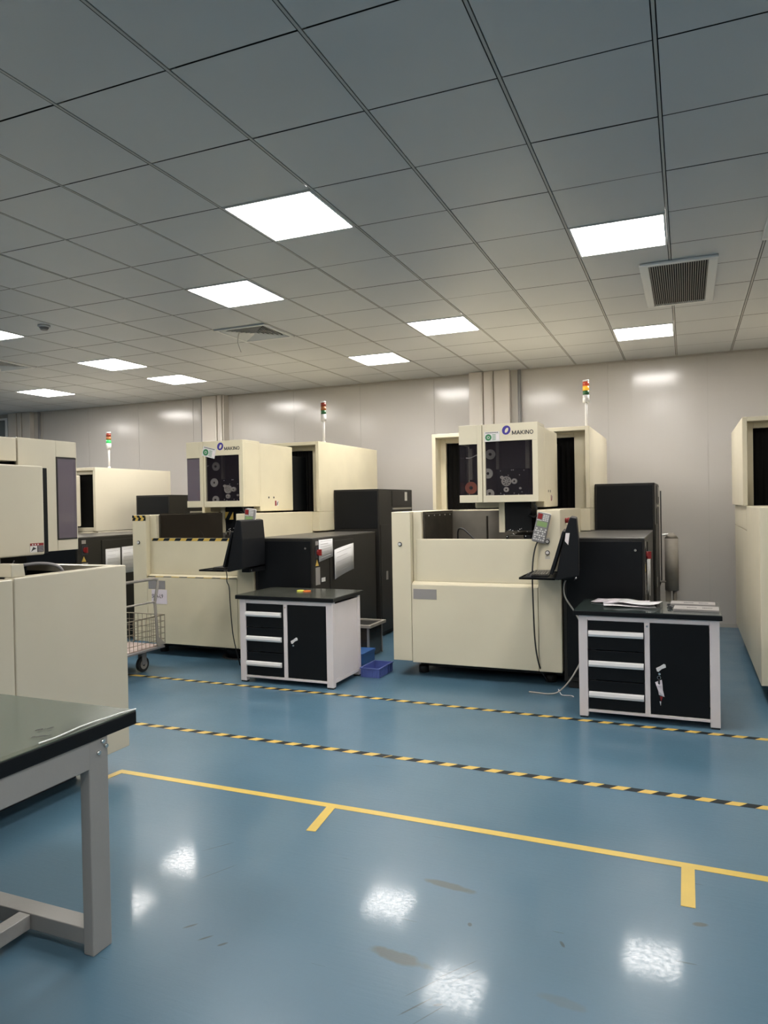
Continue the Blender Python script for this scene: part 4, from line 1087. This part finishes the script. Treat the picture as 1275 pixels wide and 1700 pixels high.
# local: x negative into the basket, y negative towards the viewer
Wd, Ln, zb, zt_ = 0.54, 0.86, 0.245, 0.525
MB().box(-Wd, 0, -Ln, 0, zb - 0.035, zb - 0.015, mat('cool_grey_deck', (0.20, 0.19, 0.19), 0.4)).build('platform', root, bevel=0.004)
MB().box(-Wd + 0.03, -0.03, -Ln + 0.03, -0.03, zb - 0.015, zb - 0.003, WOODP).build('deck_board', root)
def wires(name, pts_fn, n):
    b_ = MB()
    for k in range(n): b_.tube(pts_fn(k), 0.0028, BRONZE, 6)
    return b_
for nm, ax in (('basket_side', 0), ('basket_side', -Wd)):
    b_ = MB(); nv = 16
    for k in range(nv + 1):
        y = -Ln * k / nv; b_.tube([(ax, y, zb), (ax, y, zt_)], 0.0028, BRONZE, 6)
    for z in (zb + 0.05, zb + 0.105, zb + 0.16, zb + 0.22): b_.tube([(ax, 0, z), (ax, -Ln, z)], 0.0028, BRONZE, 6)
    b_.tube([(ax, 0, zt_), (ax, -Ln, zt_)], 0.006, BRONZE, 8)
    b_.build(nm, root)
for ay in (0, -Ln):
    b_ = MB(); nv = 10
    for k in range(nv + 1):
        x = -Wd * k / nv; b_.tube([(x, ay, zb), (x, ay, zt_)], 0.0028, BRONZE, 6)
    for z in (zb + 0.05, zb + 0.105, zb + 0.16, zb + 0.22): b_.tube([(0, ay, z), (-Wd, ay, z)], 0.0028, BRONZE, 6)
    b_.tube([(0, ay, zt_), (-Wd, ay, zt_)], 0.005, BRONZE, 8)
    b_.build('basket_end', root)
b_ = MB()
hy = -0.10
hp = [(0.0, hy, zb), (0.006, hy - 0.04, 0.66), (0.012, hy, 0.84), (0.012, hy - 0.01, 0.875), (0.012, hy - 0.05, 0.885), (0.012, hy - 0.56, 0.885), (0.012, hy - 0.6, 0.86), (0.006, hy - 0.58, 0.66), (0.0, hy - 0.62, zb)]
b_.tube(hp, 0.014, CANIST, 12)
b_.tube([(0.006, hy - 0.04, 0.668), (0.006, hy - 0.58, 0.668)], 0.009, CANIST, 10)
b_.build('push_handle', root)
b_ = MB().prism([(0.0, zb), (-0.10, zb), (-0.10, zb + 0.08)], -0.005, 0.012, 'x', CANIST); 
b_.build('handle_bracket', root)
for (x, y) in ((-0.13, -0.17), (-0.13, -0.70), (-0.42, -0.17), (-0.42, -0.70)):
    c = MB().box(x - 0.03, x + 0.03, y - 0.045, y + 0.045, 0.185, 0.209, mat('zinc', (0.3, 0.33, 0.36), 0.35, metal=0.6))
    c.box(x - 0.026, x - 0.021, y - 0.03, y + 0.03, 0.07, 0.19, GREY); c.box(x + 0.021, x + 0.026, y - 0.03, y + 0.03, 0.07, 0.19, GREY)
    c = c.build('caster', root)
    w = MB().cyl((y, 0.072), 0.071, x - 0.017, x + 0.017, 'x', RUBBER, 28)
    w.ring((y, 0.072), 0.018, 0.045, x - 0.020, x + 0.020, 'x', CANIST, 24)
    w.build('wheel', c)

# ------------------------------------------------------------------ foreground work table
root = thing('work_table', 'grey steel table with a sage green mat in the left foreground', 'table', (0, 0, 0))
root.location = (-1.91, 2.12, 0)
# local: x negative = world left, y negative = towards the viewer
LX, LY = 1.0, 1.75
tp = MB().box(-LX, 0.0, -LY, 0.015, 0.748, 0.797, BLACK).build('tabletop', root, bevel=0.003)
MB().box(-LX + 0.002, -0.002, -LY + 0.002, 0.013, 0.797, 0.8005, TABLETOP).build('table_mat', tp)
for (x, y) in ((-0.05, -0.215), (-LX + 0.02, -0.215), (-0.05, -LY + 0.1), (-LX + 0.02, -LY + 0.1)):
    MB().box(x, x + 0.045, y, y + 0.088, 0.0, 0.747, TGREY).build('leg', root, bevel=0.004)
MB().box(-0.048, -0.006, -LY + 0.19, -0.128, 0.652, 0.747, TGREY).build('side_apron', root, bevel=0.003)
MB().box(-LX + 0.066, -0.052, -0.21, -0.17, 0.652, 0.747, TGREY).build('end_apron', root, bevel=0.003)
MB().box(-LX + 0.066, -0.052, -0.208, -0.135, 0.030, 0.088, TGREY).build('foot_rail', root, bevel=0.003)
MB().box(-LX + 0.066, -0.052, -LY + 0.11, -LY + 0.17, 0.030, 0.088, TGREY).build('foot_rail', root, bevel=0.003)
MB().box(-0.36, -0.305, -LY + 0.18, -0.212, 0.035, 0.088, TGREY).build('centre_rail', root, bevel=0.003)
for (y, z) in ((-0.140, 0.715), (-0.175, 0.70), (-0.155, 0.735)):
    MB().cyl((y, z), 0.007, -0.006 if y > -0.128 else -0.006, 0.004, 'x', CHROME, 12).build('bolt', root)
# thin clear vinyl sheet with a wavy edge
b_ = MB(); ys = [0.008 - k * 0.06 for k in range(24)]
edge = [-0.020 + 0.007 * sin(k * 1.3) for k in range(24)]
edge[0] = 0.004; edge[1] = -0.012
z0 = 0.8015
v = []
for y, e in zip(ys, edge): v += [(-LX + 0.01, y, z0), (e, y, z0 + 0.002)]
b_.add(v, [(2 * k, 2 * k + 1, 2 * k + 3, 2 * k + 2) for k in range(23)], CLEAR)
o = b_.build('vinyl_cover', loc=(-1.91, 2.12, 0))
tag(o, 'clear vinyl sheet with a bright wavy edge lying on the foreground table', 'vinyl sheet')
MB().tube([(e, y, z0 + 0.004) for y, e in zip(ys, edge)][:8], 0.0028, CLEARED, 6).build('edge_glint', o)  # pale tube paints the glint along the clear sheet's edge
b_ = MB(); rnd = random.Random(2)
for (xa, ya, xb, yb, n) in ((-0.145, -0.315, -0.113, -0.270, 6), (-0.095, -0.375, -0.05, -0.335, 7)):
    for k in range(n):
        t_ = k / n; x = xa + (xb - xa) * t_; y = ya + (yb - ya) * t_
        b_.box(x, x + 0.004, y, y + rnd.uniform(0.006, 0.02), 0.8045, 0.8048, INK)
b_.build('printed_marks', o)
